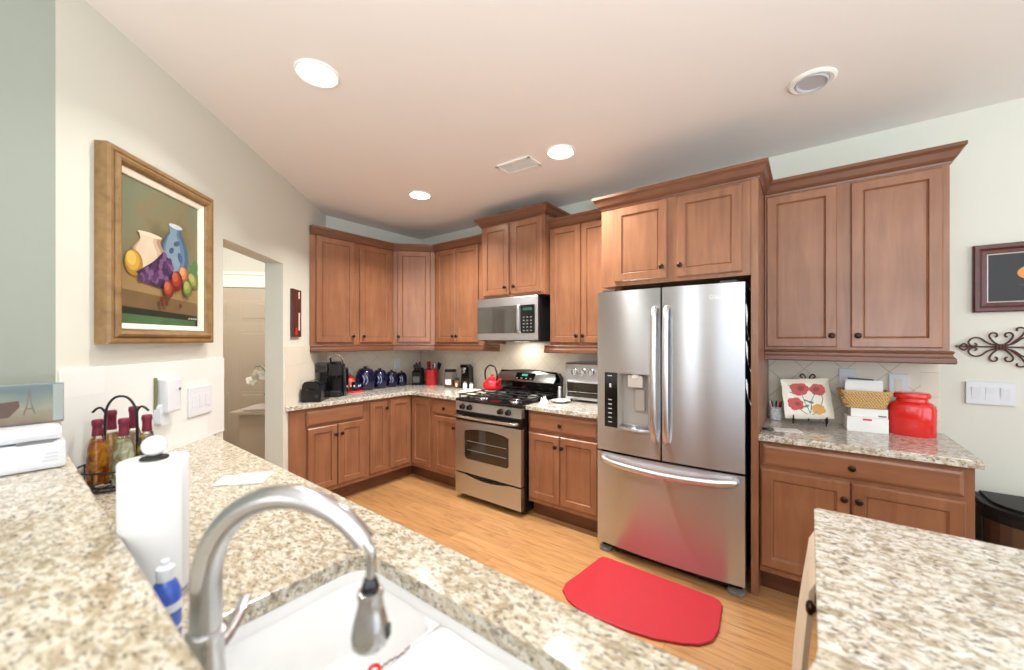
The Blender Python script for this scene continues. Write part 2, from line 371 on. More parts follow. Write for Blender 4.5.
# the hall beyond the doorway
mb = MB(TD); mb.box(.643, .76, .13, 2.1, 0, 2.5); struct('wall_hall_end', mb, WALL, TD)
mb = MB(TD); mb.box(-2.6, .76, 2.1, 2.2, 0, 2.5); struct('wall_hall_side', mb, WALL, TD)
mb = MB(TD); mb.box(-2.6, .76, .131, 2.2, 2.5, 2.56); struct('ceiling_hall', mb, CEIL, TD)
THE = TD @ RZ(-90, (.643, 0, 0))           # hall end wall: local x runs away from the kitchen (q = x), out of the wall = -y
# local(x,y) -> TD (a = .643 + y, q = -x)
mb = MB(THE)
dq0, dq1 = -1.62, -.74
mb.box(dq0, dq1, -.035, -.001, .005, 2.03)
for cx in (dq0+.23, dq1-.23):
    for z0, z1 in ((1.66, 1.9), (.98, 1.56), (.25, .86)):
        mb.box(cx-.155, cx+.155, -.038, -.03, z0, z1, .006)
        mb.box(cx-.12, cx+.12, -.046, -.03, z0+.035, z1-.035, .008)
d = struct('door_1', mb, DOORP, THE)
mb = MB(THE); mb.lathe([(.006, .0), (.006, .03), (.026, .04), (.028, .06), (.0, .072)], (dq0+.07, -.035, .95), 14, 'Y'); k = mb.build('door_knob', KNOB); k.parent = d; k.matrix_parent_inverse = THE.inverted()
mb = MB(THE)
mb.box(dq0-.09, dq0-.005, -.03, 0, 0, 2.05, .004); mb.box(dq1+.005, dq1+.09, -.03, 0, 0, 2.05, .004)
mb.box(dq0-.11, dq1+.11, -.035, 0, 2.05, 2.19, .004); mb.box(dq0-.13, dq1+.13, -.05, 0, 2.19, 2.225, .004)
struct('trim_1', mb, WHITE, THE)
# tile backsplashes
mb = MB(); mb.box(.009, 2.80, -.008, 0, .914, 1.42); struct('trim_2', mb, TILED, TB)
mb = MB(); mb.box(3.774, 4.53, -.008, 0, .914, 1.34); struct('trim_3', mb, tile_mat('tile_diagonal_right', True, (226, 217, 200), .148, (182, 174, 162)), TB)
mb = MB(); mb.box(4.53, 4.606, -.0085, 0, .914, 1.345, .001); struct('trim_4', mb, tile_mat('tile_border', False, (226, 217, 200), .14), TB)
mb = MB(TL); mb.box(-1.206, 0, -.008, 0, .914, 1.42); struct('trim_5', mb, TILED, TL)
mb = MB(TD); mb.box(-S0+.03, -.0105, -.008, 0, .914, 1.40); struct('trim_6', mb, tile_mat('tile_plain', False, (228, 219, 202), .31, (214, 205, 190)), TD)
mb = MB(TD); mb.box(-S2+.01, -S1-.003, -.008, 0, .914, 1.345); struct('trim_7', mb, tile_mat('tile_pale', False, (230, 232, 228), .31, (224, 226, 222)), TD)
mb = MB(); mb.box(4.61, 7.0, -.014, 0, 0, .09, .004); struct('baseboard_back', mb, WHITE)

# ------------------------------------------------------------------ ceiling fittings
def downlight(x, y, label, lit=True, power=26):
    t = thing('recessed_downlight', label, 'ceiling light', (x, y, ZC), 0, 'lit recessed downlights')
    mb = MB(); mb.lathe([(.082, 0), (.082, -.006), (.090, -.011), (.098, -.008), (.1, 0)], (x, y, ZC), 32); mb.build('trim_ring', WHITE, t)
    mb = MB(); mb.lathe([(0, -.006), (.081, -.006), (.081, -.002), (0, -.002)], (x, y, ZC), 28); mb.build('lens', LAMP, t)
    l = bpy.data.lights.new('downlight_lamp', 'AREA'); l.shape = 'DISK'; l.size = .13; l.energy = power; l.color = (1.0, .965, .92); l.spread = math.radians(128)
    o = bpy.data.objects.new('downlight_lamp', l); C.objects.link(o); o.location = (0, 0, -.014); o.parent = t
downlight(2.10, -2.30, 'lit recessed ceiling light nearest the painting, largest of the three', True, 10.5)
downlight(1.235, -1.0, 'lit recessed ceiling light over the corner wall cabinets, farthest back')
downlight(2.64, -.94, 'lit recessed ceiling light beside the white air vent')
l = bpy.data.lights.new('added_sink_downlight', 'AREA'); l.shape = 'DISK'; l.size = .13; l.energy = 3.5; l.color = (1.0, .965, .92); l.spread = math.radians(140)  # unseen light and ring added over the sink, placed from streaks on the refrigerator
o = bpy.data.objects.new('added_sink_downlight', l); C.objects.link(o); o.location = (3.02, -2.9, ZC-.016)
mb = MB(); mb.lathe([(0, -.006), (.066, -.006), (.068, -.002), (.083, -.012), (.098, -.008), (.1, 0)], (3.02, -2.9, ZC), 28); struct('trim_8', mb, WHITE)
t = thing('eyeball_light', 'unlit white tilted eyeball ceiling light above the refrigerator side', 'ceiling light', (4.015, -.825, ZC))
mb = MB(); mb.lathe([(.072, 0), (.072, -.008), (.088, -.012), (.1, -.006), (.1, 0)], (4.015, -.825, ZC), 36); mb.build('trim_ring', WHITE, t)
mb = MB(Matrix.Translation((4.015, -.825, ZC-.001)) @ Matrix.Rotation(math.radians(-5), 4, 'X') @ Matrix.Rotation(math.radians(5), 4, 'Y'))
mb.lathe([(.070, .004), (.069, -.012), (.064, -.016), (.058, -.012), (.055, -.008), (0, -.006)], (0, 0, 0), 32); mb.build('eyeball', flat('eyeball_grey', (186, 186, 192), .4), t)
vm = Matrix.Translation((2.29, -.955, ZC)) @ Matrix.Rotation(math.radians(2), 4, 'Z')
t = thing('air_vent', 'white louvred ceiling air vent above the wall cabinets', 'vent', (2.29, -.955, ZC))
mb = MB(vm)
for b in [(-.15, .15, -.085, -.062), (-.15, .15, .062, .085), (-.15, -.125, -.085, .085), (.125, .15, -.085, .085)]: mb.box(b[0], b[1], b[2], b[3], -.012, 0, .003)
mb.build('vent_frame', WHITE, t)
mb = MB(vm); mb.box(-.125, .125, -.062, .062, -.002, 0); mb.build('backing', GREYP, t)
mb = MB(vm)
for k in range(9):
    y = -.056+k*.014; mb.prism([(y-.003, -.003), (y+.004, -.009), (y+.0055, -.008), (y-.0015, -.002)], -.125, .125, 'X')
mb.build('louvres', flat('louvre_white', (205, 203, 198), .5), t)

# ================================================================== CABINETS
def door_panel(mb, a0, a1, z0, z1, yf, rail=.056, th=.02):
    """raised frame and recessed flat panel, front towards -y"""
    loops = [(0, 0), (0, -th+.006), (.006, -th), (rail-.005, -th), (rail-.001, -th+.009), (rail+.003, -th+.012), (rail+.006, -th+.0085)]
    vs = []; fs = []
    for ins, dy in loops: vs += [(a0+ins, yf+dy, z0+ins), (a1-ins, yf+dy, z0+ins), (a1-ins, yf+dy, z1-ins), (a0+ins, yf+dy, z1-ins)]
    for i in range(len(loops)-1):
        for k in range(4): fs.append((i*4+k, i*4+(k+1) % 4, (i+1)*4+(k+1) % 4, (i+1)*4+k))
    n = (len(loops)-1)*4; fs.append((n, n+1, n+2, n+3)); fs.append((3, 2, 1, 0)); mb.add(vs, fs)
def drawer_panel(mb, a0, a1, z0, z1, yf, th=.02):
    loops = [(0, 0), (0, -th+.009), (.005, -th+.005), (.016, -th)]
    vs = []; fs = []
    for ins, dy in loops: vs += [(a0+ins, yf+dy, z0+ins), (a1-ins, yf+dy, z0+ins), (a1-ins, yf+dy, z1-ins), (a0+ins, yf+dy, z1-ins)]
    for i in range(len(loops)-1):
        for k in range(4): fs.append((i*4+k, i*4+(k+1) % 4, (i+1)*4+(k+1) % 4, (i+1)*4+k))
    n = (len(loops)-1)*4; fs.append((n, n+1, n+2, n+3)); fs.append((3, 2, 1, 0)); mb.add(vs, fs)
KP = [(.007, 0), (.006, .012), (.009, .016), (.0165, .020), (.0165, .025), (.011, .029), (0, .030)]
def add_door(t, T, a0, a1, z0, z1, yf, knob=None):
    mb = MB(T); door_panel(mb, a0, a1, z0, z1, yf); d = mb.build('door', WOOD, t)
    if knob: mk = MB(T); mk.lathe(KP, (knob[0], yf-.02, knob[1]), 14, 'Y'); mk.build('knob', KNOB, d)
    return d
def add_drawer(t, T, a0, a1, z0, z1, yf, knob=True):
    mb = MB(T); drawer_panel(mb, a0, a1, z0, z1, yf); d = mb.build('drawer', WOOD_H, t)
    if knob: mk = MB(T); mk.lathe(KP, ((a0+a1)/2, yf-.02, (z0+z1)/2), 14, 'Y'); mk.build('knob', KNOB, d)
def crown(t, T, path, z, h=.085, pr=.052, before=None, after=None):
    p = [(0, z), (.006, z), (.008, z+.010), (.014, z+.014), (.024, z+.026), (.038, z+.054), (.043, z+.060), (pr, z+.068), (pr, z+h), (0, z+h)]
    if T: path = [(T @ Vector((x, y, 0))).xy for x, y in path]
    mb = MB(); mb.sweep(path, p, before, after); mb.build('crown_moulding', TRIMW, t)
def lightrail(t, T, path, z, before=None, after=None):
    p = [(-.018, z), (.010, z), (.016, z-.008), (.010, z-.018), (.013, z-.030), (.021, z-.040), (.023, z-.062), (.017, z-.068), (-.018, z-.068)]
    if T: path = [(T @ Vector((x, y, 0))).xy for x, y in path]
    mb = MB(); mb.sweep(path, p, before, after); mb.build('light_rail', TRIMW, t)
BG = 'base cabinets'; WG = 'wall cabinets'
ZB0, ZB1 = .125, .876
# --- left run of base cabinets
t = thing('base_cabinet', 'two-door base cabinet under the toaster, next to the doorway', 'cabinet', (0.3, -1.3, 0), 90, BG)
mb = MB(); mb.prism([(.004, -1.128), (.61, -1.128), (.61, -1.815), (.004, -1.209)], ZB0, ZB1); mb.build('body', WOOD, t)
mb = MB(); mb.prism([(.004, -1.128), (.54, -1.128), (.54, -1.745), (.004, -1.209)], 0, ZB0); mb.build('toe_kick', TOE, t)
add_drawer(t, TL, -1.682, -1.173, .722, .848, -.61, False)
add_door(t, TL, -1.672, -1.420, .165, .702, -.61, (-1.440, .618)); add_door(t, TL, -1.413, -1.160, .165, .702, -.61, (-1.386, .618))
t = thing('base_cabinet', 'narrow one-door base cabinet between the two-door and corner cabinets', 'cabinet', (0.3, -1.0, 0), 90, BG)
mb = MB(); mb.box(.004, .61, -1.126, -.892, ZB0, ZB1); mb.build('body', WOOD, t)
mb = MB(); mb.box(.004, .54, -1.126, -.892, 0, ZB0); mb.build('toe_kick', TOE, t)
add_door(t, TL, -1.100, -.916, .165, .852, -.61, (-.932, .778))
t = thing('base_cabinet', 'corner base cabinet with two folding doors meeting at the inside corner', 'cabinet', (0.3, -.3, 0), 0, BG)
L = [(.004, -.004), (.004, -.89), (.61, -.89), (.61, -.61), (.935, -.61), (.935, -.004)]
mb = MB(); mb.prism(L, ZB0, ZB1); mb.build('body', WOOD, t)
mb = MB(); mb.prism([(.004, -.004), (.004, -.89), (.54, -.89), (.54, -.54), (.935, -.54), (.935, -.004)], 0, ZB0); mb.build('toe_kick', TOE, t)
add_door(t, TL, -.878, -.634, .165, .852, -.61); add_door(t, TB, .634, .912, .165, .852, -.61)
t = thing('base_cabinet', 'drawer and door base cabinet just left of the range', 'cabinet', (1.15, -.3, 0), 0, BG)
mb = MB(); mb.box(.937, 1.362, -.61, -.004, ZB0, ZB1); mb.build('body', WOOD, t)
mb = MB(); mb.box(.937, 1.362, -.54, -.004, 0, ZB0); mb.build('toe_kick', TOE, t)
add_drawer(t, TB, .962, 1.325, .718, .848, -.61); add_door(t, TB, .985, 1.325, .165, .700, -.61, (1.28, .612))
t = thing('base_cabinet', 'two-door one-drawer base cabinet between the range and refrigerator', 'cabinet', (2.47, -.3, 0), 0, BG)
mb = MB(); mb.box(2.137, 2.80, -.61, -.004, ZB0, ZB1); mb.build('body', WOOD, t)
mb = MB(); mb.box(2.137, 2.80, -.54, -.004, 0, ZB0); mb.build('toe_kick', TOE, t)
add_drawer(t, TB, 2.150, 2.762, .722, .848, -.61); add_door(t, TB, 2.150, 2.441, .165, .695, -.61, (2.413, .614)); add_door(t, TB, 2.447, 2.762, .165, .695, -.61, (2.472, .614))
t = thing('base_cabinet', 'wide two-door one-drawer base cabinet right of the refrigerator', 'cabinet', (4.19, -.3, 0), 0, BG)
mb = MB(); mb.box(3.776, 4.605, -.61, -.004, ZB0, ZB1); mb.build('body', WOOD, t)
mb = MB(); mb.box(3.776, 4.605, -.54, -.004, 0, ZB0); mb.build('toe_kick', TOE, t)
add_drawer(t, TB, 3.788, 4.57, .740, .856, -.61); add_door(t, TB, 3.782, 4.172, .165, .715, -.61, (4.148, .634)); add_door(t, TB, 4.180, 4.575, .165, .715, -.61, (4.206, .634))
# --- peninsula cabinets
TP = RZ(180)                                # front towards +y: a = -x, local y = -y
t = thing('base_cabinet', 'long base cabinet under the sink counter facing the kitchen', 'cabinet', (2.6, -2.8, 0), 180, BG)
mb = MB(); mb.box(1.88, 4.05, -2.60, -2.58, ZB0, .87); mb.box(1.88, 1.90, -3.03, -2.60, ZB0, .87); mb.box(4.03, 4.05, -3.03, -2.60, ZB0, .87); mb.box(1.88, 4.05, -3.05, -3.03, ZB0, .87); mb.box(1.90, 4.03, -3.03, -2.60, ZB0, ZB0+.02); mb.build('body', WOOD, t)
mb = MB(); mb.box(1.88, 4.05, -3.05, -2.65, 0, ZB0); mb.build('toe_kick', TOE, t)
for x0, x1 in [(1.92, 2.22), (2.24, 2.56), (2.6, 2.94), (3.06, 3.42), (3.425, 3.78)]: add_door(t, TP, -x1, -x0, .165, .70, 2.58, (-x1+.03, .63))
for x0, x1 in [(1.92, 2.22), (2.24, 2.56), (2.6, 2.94), (3.06, 3.78)]: add_drawer(t, TP, -x1, -x0, .722, .848, 2.58)
TG = RZ(-90)                                # front towards -x: a = -y, local y = x
t = thing('base_cabinet', 'base cabinet under the right counter leg with a beige towel hung on it', 'cabinet', (4.4, -2.0, 0), -90, BG)
mb = MB(); mb.box(4.055, 4.95, -3.05, -1.70, ZB0, .873); mb.build('body', WOOD, t)
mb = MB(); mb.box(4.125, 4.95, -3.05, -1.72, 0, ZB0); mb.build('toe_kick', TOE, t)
add_drawer(t, TG, 1.72, 2.40, .735, .862, 4.055, False)
mk = MB(TG); mk.lathe([(p[0]*1.0, p[1]*1.25) for p in KP], (2.045, 4.035, .800), 14, 'Y'); mk.build('knob', KNOB, t)
add_door(t, TG, 1.72, 2.055, .165, .715, 4.055, (2.03, .63)); add_door(t, TG, 2.065, 2.40, .165, .715, 4.055, (2.09, .63))
# --- wall cabinets
ZU0, ZU1 = 1.403, 2.44; CZ = 2.418
t = thing('wall_cabinet', 'two-door wall cabinet above the black coffee maker', 'cabinet', (.15, -1.05, ZU0), 90, WG)
mb = MB(); mb.prism([(.004, -.624), (.305, -.624), (.305, -1.510), (.004, -1.209)], ZU0, ZU1); mb.build('body', WOOD, t)
add_door(t, TL, -1.456, -1.083, 1.425, 2.425, -.305, (-1.106, 1.487)); add_door(t, TL, -1.024, -.652, 1.425, 2.425, -.305, (-.992, 1.487))
W1 = (.305, -1.51); W2 = (.305, -.622); W3 = (.622, -.305); W4 = (1.402, -.305)
def off2(p): return p
crown(t, None, [W1, W2], CZ, after=W3); lightrail(t, None, [W1, W2], ZU0, after=W3)
t = thing('wall_cabinet', 'diagonal one-door corner wall cabinet above the blue canisters', 'cabinet', (.2, -.2, ZU0), 45, WG)
mb = MB(); mb.prism([(.004, -.004), (.004, -.62), (.305, -.62), (.62, -.305), (.62, -.004)], ZU0, ZU1); mb.build('body', WOOD, t)
TC = RZ(45, (.305, -.62, 0))                # a along the diagonal face
add_door(t, TC, .045, .400, 1.425, 2.430, 0, (.062, 1.487))
crown(t, None, [W2, W3], CZ, before=W1, after=W4); lightrail(t, None, [W2, W3], ZU0, before=W1, after=W4)
t = thing('wall_cabinet', 'two-door wall cabinet between the corner cabinet and microwave', 'cabinet', (1.0, -.15, ZU0), 0, WG)
mb = MB(); mb.box(.624, 1.402, -.305, -.004, ZU0, ZU1); mb.build('body', WOOD, t)
add_door(t, TB, .662, .966, 1.425, 2.425, -.305, (.940, 1.490)); add_door(t, TB, .972, 1.290, 1.425, 2.425, -.305, (.996, 1.490))
crown(t, None, [W3, W4], CZ, before=W2)
lightrail(t, None, [W3, (1.585, -.305)], ZU0, before=W2)
t = thing('wall_cabinet', 'raised two-door wall cabinet directly above the microwave', 'cabinet', (1.78, -.2, 1.85), 0, WG)
mb = MB(); mb.box(1.404, 2.148, -.385, -.004, 1.852, 2.57); mb.build('body', WOOD, t)
add_door(t, TB, 1.440, 1.752, 1.872, 2.535, -.385, (1.722, 1.94)); add_door(t, TB, 1.796, 2.122, 1.872, 2.535, -.385, (1.826, 1.94))
crown(t, None, [(1.404, -.004), (1.404, -.385), (2.148, -.385), (2.148, -.004)], 2.545)
t = thing('wall_cabinet', 'two-door wall cabinet above the toaster oven, left of the refrigerator', 'cabinet', (2.48, -.15, ZU0), 0, WG)
mb = MB(); mb.box(2.150, 2.809, -.305, -.004, ZU0, ZU1); mb.build('body', WOOD, t)
add_door(t, TB, 2.160, 2.458, 1.425, 2.425, -.305, (2.430, 1.484)); add_door(t, TB, 2.466, 2.775, 1.425, 2.425, -.305, (2.492, 1.484))
crown(t, None, [(2.150, -.305), (2.809, -.305)], CZ); lightrail(t, None, [(2.098, -.305), (2.809, -.305)], ZU0)
t = thing('wall_cabinet', 'deep two-door cabinet above the refrigerator with a tall side panel', 'cabinet', (3.28, -.3, 1.82), 0, WG)
mb = MB(); mb.box(2.812, 3.735, -.66, -.004, 1.822, 2.385); mb.build('body', WOOD, t)
mb = MB(); mb.box(3.736, 3.772, -.665, -.004, 0, 2.385, .002); mb.build('end_panel', WOOD, t)
add_door(t, TB, 2.915, 3.270, 1.850, 2.352, -.66, (3.243, 1.918)); add_door(t, TB, 3.330, 3.692, 1.845, 2.350, -.66, (3.355, 1.916))
crown(t, None, [(2.812, -.004), (2.812, -.66), (3.772, -.66), (3.772, -.004)], 2.365)
t = thing('wall_cabinet', 'large two-door wall cabinet above the red jar, right end', 'cabinet', (4.18, -.15, 1.39), 0, WG)
mb = MB(); mb.box(3.775, 4.588, -.305, -.004, 1.390, 2.37); mb.build('body', WOOD, t)
add_door(t, TB, 3.786, 4.134, 1.407, 2.350, -.305, (4.110, 1.475)); add_door(t, TB, 4.196, 4.562, 1.407, 2.345, -.305, (4.226, 1.473))
crown(t, None, [(3.775, -.305), (4.588, -.305), (4.588, -.004)], 2.358); lightrail(t, None, [(3.775, -.305), (4.588, -.305), (4.588, -.004)], 1.392)

# ------------------------------------------------------------------ worktops
def tag(o, label, cat, group=None):
    o['label'] = label; o['category'] = cat
    if group: o['group'] = group
    return o
inner = arc(.64+.05, -.64-.05, .05, 180, 90, 5)
o = slab('countertop', [(.006, -.012), (.006, -1.206), (.64, -1.838)] + inner + [(1.362, -.64), (1.362, -.012)], [], .877, .914, GRAN); tag(o, 'L-shaped speckled granite countertop in the back left corner', 'countertop', 'granite countertops')
o = slab('countertop', [(2.134, -.64), (2.812, -.64), (2.812, -.012), (2.134, -.012)], [], .877, .914, GRAN); tag(o, 'short granite countertop between the range and refrigerator', 'countertop', 'granite countertops')
o = slab('countertop', [(3.776, -.64), (4.622, -.64), (4.622, -.012), (3.776, -.012)], [], .877, .914, GRAN); tag(o, 'granite countertop under the red jar and woven basket', 'countertop', 'granite countertops')
SX0, SX1, SY0, SY1 = 3.085, 3.93, -2.995, -2.655
hole = rrect(SX0, SX1, SY0, SY1, .06)
fil = arc(4.02-.17, -2.535+.17, .17, -90, 0, 8)
YS = -2.365
outer = [(1.30, -2.492), (1.284, -2.483), (1.886, -3.076), (5.0, -3.076), (5.0, YS)] + [(x, y) for x, y in reversed(fil)]
o = slab('countertop', outer, [hole], .874, .914, GRANY, .003); tag(o, 'large granite peninsula countertop around the white sink', 'countertop', 'granite countertops')
o = slab('countertop', [(4.0205, YS+.0075), (5.0, YS+.0075), (5.0, -1.665)] + arc(4.035, -1.68, .015, 90, 180, 3), [], .874, .914, GRAN, .003); tag(o, 'white and grey granite countertop leg in the right foreground', 'countertop', 'granite countertops')
mb = MB(); mb.box(1.885, 5.0, -3.24, -3.085, 0, 1.038); struct('wall_bar', mb, WALL)
o = slab('bar_top', [(1.886, -3.076), (1.886, -3.50), (5.05, -3.50), (5.05, -3.076)], [], 1.040, 1.070, GRANY, .006); tag(o, 'raised granite bar top in the left foreground, very close', 'bar top')

# ================================================================== APPLIANCES
# ------------------------------------------------------------------ refrigerator
FX0, FX1, FXC = 2.820, 3.716, 3.268
def fy(x): return -.742 - .026*(1-((x-FXC)/.448)**2)
t = thing('refrigerator', 'tall stainless steel french-door refrigerator with water dispenser', 'refrigerator', (FXC, -.4, 0))
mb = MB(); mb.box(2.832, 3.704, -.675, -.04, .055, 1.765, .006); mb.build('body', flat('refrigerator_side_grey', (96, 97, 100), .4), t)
mb = MB(); mb.box(2.84, 3.696, -.70, -.60, .012, .062); mb.build('base_grille', BLACKM, t)
for x in (2.868, 3.668):
    mb = MB(); mb.prism(rrect(x-.042, x+.042, -.745, -.66, .03), .004, .026); mb.build('foot_cover', GREYP if x > 3 else GREYP, t)
def curved_slab(mb, xs, zs, skip=None, yb=-.678):
    nx = len(xs); nz = len(zs)
    vs = [(x, fy(x), z) for z in zs for x in xs]; fs = []
    for j in range(nz-1):
        for i in range(nx-1):
            if skip and skip(.5*(xs[i]+xs[i+1]), .5*(zs[j]+zs[j+1])): continue
            fs.append((j*nx+i, j*nx+i+1, (j+1)*nx+i+1, (j+1)*nx+i))
    mb.add(vs, fs, True)
    e = []
    for k, x in ((0, xs[0]), (nx-1, xs[-1])): mb.add([(x, fy(x), zs[0]), (x, fy(x), zs[-1]), (x, yb, zs[-1]), (x, yb, zs[0])], [(0, 1, 2, 3)])
    for z in (zs[0], zs[-1]):
        vs = [(x, fy(x), z) for x in xs]+[(x, yb, z) for x in xs]; mb.add(vs, [(i, i+1, nx+i+1, nx+i) for i in range(nx-1)])
    mb.add([(xs[0], yb, zs[0]), (xs[-1], yb, zs[0]), (xs[-1], yb, zs[-1]), (xs[0], yb, zs[-1])], [(0, 1, 2, 3)])
def lin(a, b, n): return [a+(b-a)*i/n for i in range(n+1)]
CX0, CX1, CZ0, CZ1 = 2.976, 3.184, .868, 1.228
xl = lin(FX0, CX0, 6)[:-1]+lin(CX0, CX1, 6)[:-1]+lin(CX1, 3.258, 4); zl = [.700, .78, CZ0, 1.0, 1.1, CZ1, 1.4, 1.6, 1.775]
mb = MB(); curved_slab(mb, xl, zl, lambda x, z: CX0 < x < CX1 and CZ0 < z < CZ1); dl = mb.build('left_door', STEEL, t)
mb = MB(); curved_slab(mb, lin(3.268, FX1, 14), [.700, 1.2, 1.775]); dr = mb.build('right_door', STEEL, t)
mb = MB(); curved_slab(mb, lin(FX0, FX1, 24), [.066, .4, .686]); fz = mb.build('freezer_drawer', STEEL, t)
# dispenser
mb = MB(); y0 = fy(3.08)
DG = flat('dispenser_grey', (176, 172, 166), .35)
mb.add([(CX0, fy(CX0), CZ0), (CX1, fy(CX1), CZ0), (CX1, fy(CX1), CZ1), (CX0, fy(CX0), CZ1), (CX0+.01, -.69, CZ0+.02), (CX1-.01, -.69, CZ0+.02), (CX1-.01, -.69, CZ1-.01), (CX0+.01, -.69, CZ1-.01)], [(0, 1, 5, 4), (1, 2, 6, 5), (2, 3, 7, 6), (3, 0, 4, 7), (4, 5, 6, 7)])
ds_ = mb.build('dispenser', DG, dl)
mb = MB(); mb.box(CX0+.06, CX0+.16, -.742, -.692, CZ1-.09, CZ1-.012, .006); mb.lathe([(.028, 0), (.03, .01), (.022, .03)], (CX0+.11, -.735, CZ1-.03), 14); mb.build('dispenser_spout', flat('dispenser_pale', (216, 213, 207), .3), dl)
mb = MB(); mb.box(CX0+.10, CX0+.165, -.715, -.700, CZ1-.245, CZ1-.105, .006); mb.build('dispenser_paddle', DG, dl)
mb = MB()
mb.grid(lambda u, v: (CX0-.004+(CX1-CX0+.008)*u, fy(CX0+(CX1-CX0)*u)-.016*math.sin(PI*u)*(1 if v < .6 else .7)+(.0 if v < .7 else .05), CZ0-.012+.03*v), 9, 4); mb.build('drip_tray', STEEL, dl)
mb = MB(); mb.grid(lambda u, v: (2.876+.094*u, fy(2.876+.094*u)-.0015, .862+.368*v), 4, 2); mb.build('control_panel', BLACK, dl)
mb = MB(); WM = flat('pale_print', (200, 202, 204), .4)
for i in range(6): z = .893+i*.030; mb.box(2.905, 2.905+.036-.004*(i % 2), fy(2.92)-.0024, fy(2.92)-.0018, z, z+.006)
mb.box(2.900, 2.935, fy(2.92)-.0024, fy(2.92)-.0018, 1.205, 1.211)
mb.box(2.912, 2.926, fy(2.92)-.0024, fy(2.92)-.0018, 1.13, 1.155)
mb.build('panel_print', WM, dl)
def bar_handle(x, z0, z1, parent):
    mb = MB(); y = fy(x)
    pts = smooth_path([(x, y-.004, z0), (x, y-.030, z0+.03), (x, y-.046, z0+.12), (x, y-.052, (z0+z1)/2), (x, y-.046, z1-.12), (x, y-.030, z1-.03), (x, y-.004, z1)], 5)
    mb.tube(pts, .0185, 10, flat_=.55); mb.build('handle', HANDLE, parent)
bar_handle(3.226, .815, 1.655, dl); bar_handle(3.300, .815, 1.655, dr)
mb = MB(); pts = smooth_path([(2.860, fy(2.86)-.004, .650), (2.885, fy(2.88)-.034, .645), (3.0, fy(3.0)-.050, .632), (FXC, fy(FXC)-.056, .622), (3.53, fy(3.53)-.050, .632), (3.65, fy(3.65)-.034, .645), (3.675, fy(3.675)-.004, .650)], 6)
mb.tube(pts, .017, 10, flat_=1.2); mb.build('handle', HANDLE, fz)
mb = MB(); mb.box(3.26, 3.266, -.70, -.68, .69, 1.77); mb.box(2.83, 3.70, -.70, -.676, .686, .700); mb.build('door_gasket', BLACKM, t)
mb = MB()
for x in (2.90, 3.63): mb.box(x-.045, x+.045, -.735, -.62, 1.768, 1.792, .006)
mb.build('hinge_cover', DGREY, t)
LOGO = Matrix.Translation((3.585, fy(3.585)-.003, 1.688)) @ Matrix.Rotation(PI/2, 4, 'X')
text_mesh('LG', .030, LOGO, flat('logo_silver', (236, 236, 238), .3, .3), 'logo', dr)
mb = MB(); mb.tube([(3.547+.0105*math.cos(a*PI/8), fy(3.55)-.0025, 1.698+.0105*math.sin(a*PI/8)) for a in range(16)], .0014, 6, True); mb.build('logo_ring', flat('logo_silver_ring', (236, 236, 238), .3, .3), dr)
# papers clipped to the narrow side of the fridge
for z, ln, dx, lab in [(1.55, .20, .004, 'white paper strip clipped high on the refrigerator side'), (1.36, .17, .010, 'white paper strip with a flipped corner, middle of refrigerator side'), (1.16, .14, .012, 'white paper strip lowest on the refrigerator side')]:
    mb = MB(); fn = lambda u, v, o: (3.7185+o+(.012+dx*1.3)*v*v+.005*u*math.sin(v*6), -.742+.035*u-.018*v, z+ln*(.5-v))
    mb.grid(lambda u, v: fn(u, v, 0), 5, 10); mb.grid(lambda u, v: fn(u, v, .0007), 5, 10)
    solo('paper_strip', mb, PAPER, lab, 'paper', (3.7185, -.735, z), 0, 'papers on the refrigerator side')

# ------------------------------------------------------------------ gas range
RX0, RX1, RXC = 1.366, 2.126, 1.746
t = thing('gas_range', 'stainless steel gas range with black cooktop', 'range', (RXC, -.35, 0))
mb = MB(); mb.box(RX0, RX1, -.655, -.02, .03, .895, .004); mb.build('body', BLACK, t)
mb = MB()
for x in (RX0+.05, RX1-.05):
    for y in (-.60, -.08): mb.lathe([(.018, 0.001), (.018, .03)], (x, y, 0), 10)
mb.build('foot', BLACKM, t)
# oven door with arched window opening
mb = MB(); x0, x1, z0, z1 = RX0+.002, RX1-.002, .252, .716; yf = -.700
wx0, wx1, wz0, wz1 = 1.482, 1.996, .378, .640
W = [(wx0+.02, wz0), (wx1-.02, wz0), (wx1, wz0+.02)] + [(wx1, wz1-.012)] + [(wx1-(wx1-wx0)*k/10, wz1-.004+.024*math.sin(PI*k/10)) for k in range(11)][1:-1] + [(wx0, wz1-.012), (wx0, wz0+.02)]
def radial(p, cx, cz):
    dx, dz = p[0]-cx, p[1]-cz; k = min((((x1 if dx > 0 else x0)-cx)/dx) if abs(dx) > 1e-6 else 1e9, (((z1 if dz > 0 else z0)-cz)/dz) if abs(dz) > 1e-6 else 1e9); return (cx+dx*k, cz+dz*k)
cx, cz = (wx0+wx1)/2, (wz0+wz1)/2
ring = []
for i, pnt in enumerate(W): ring.append(radial(pnt, cx, cz))
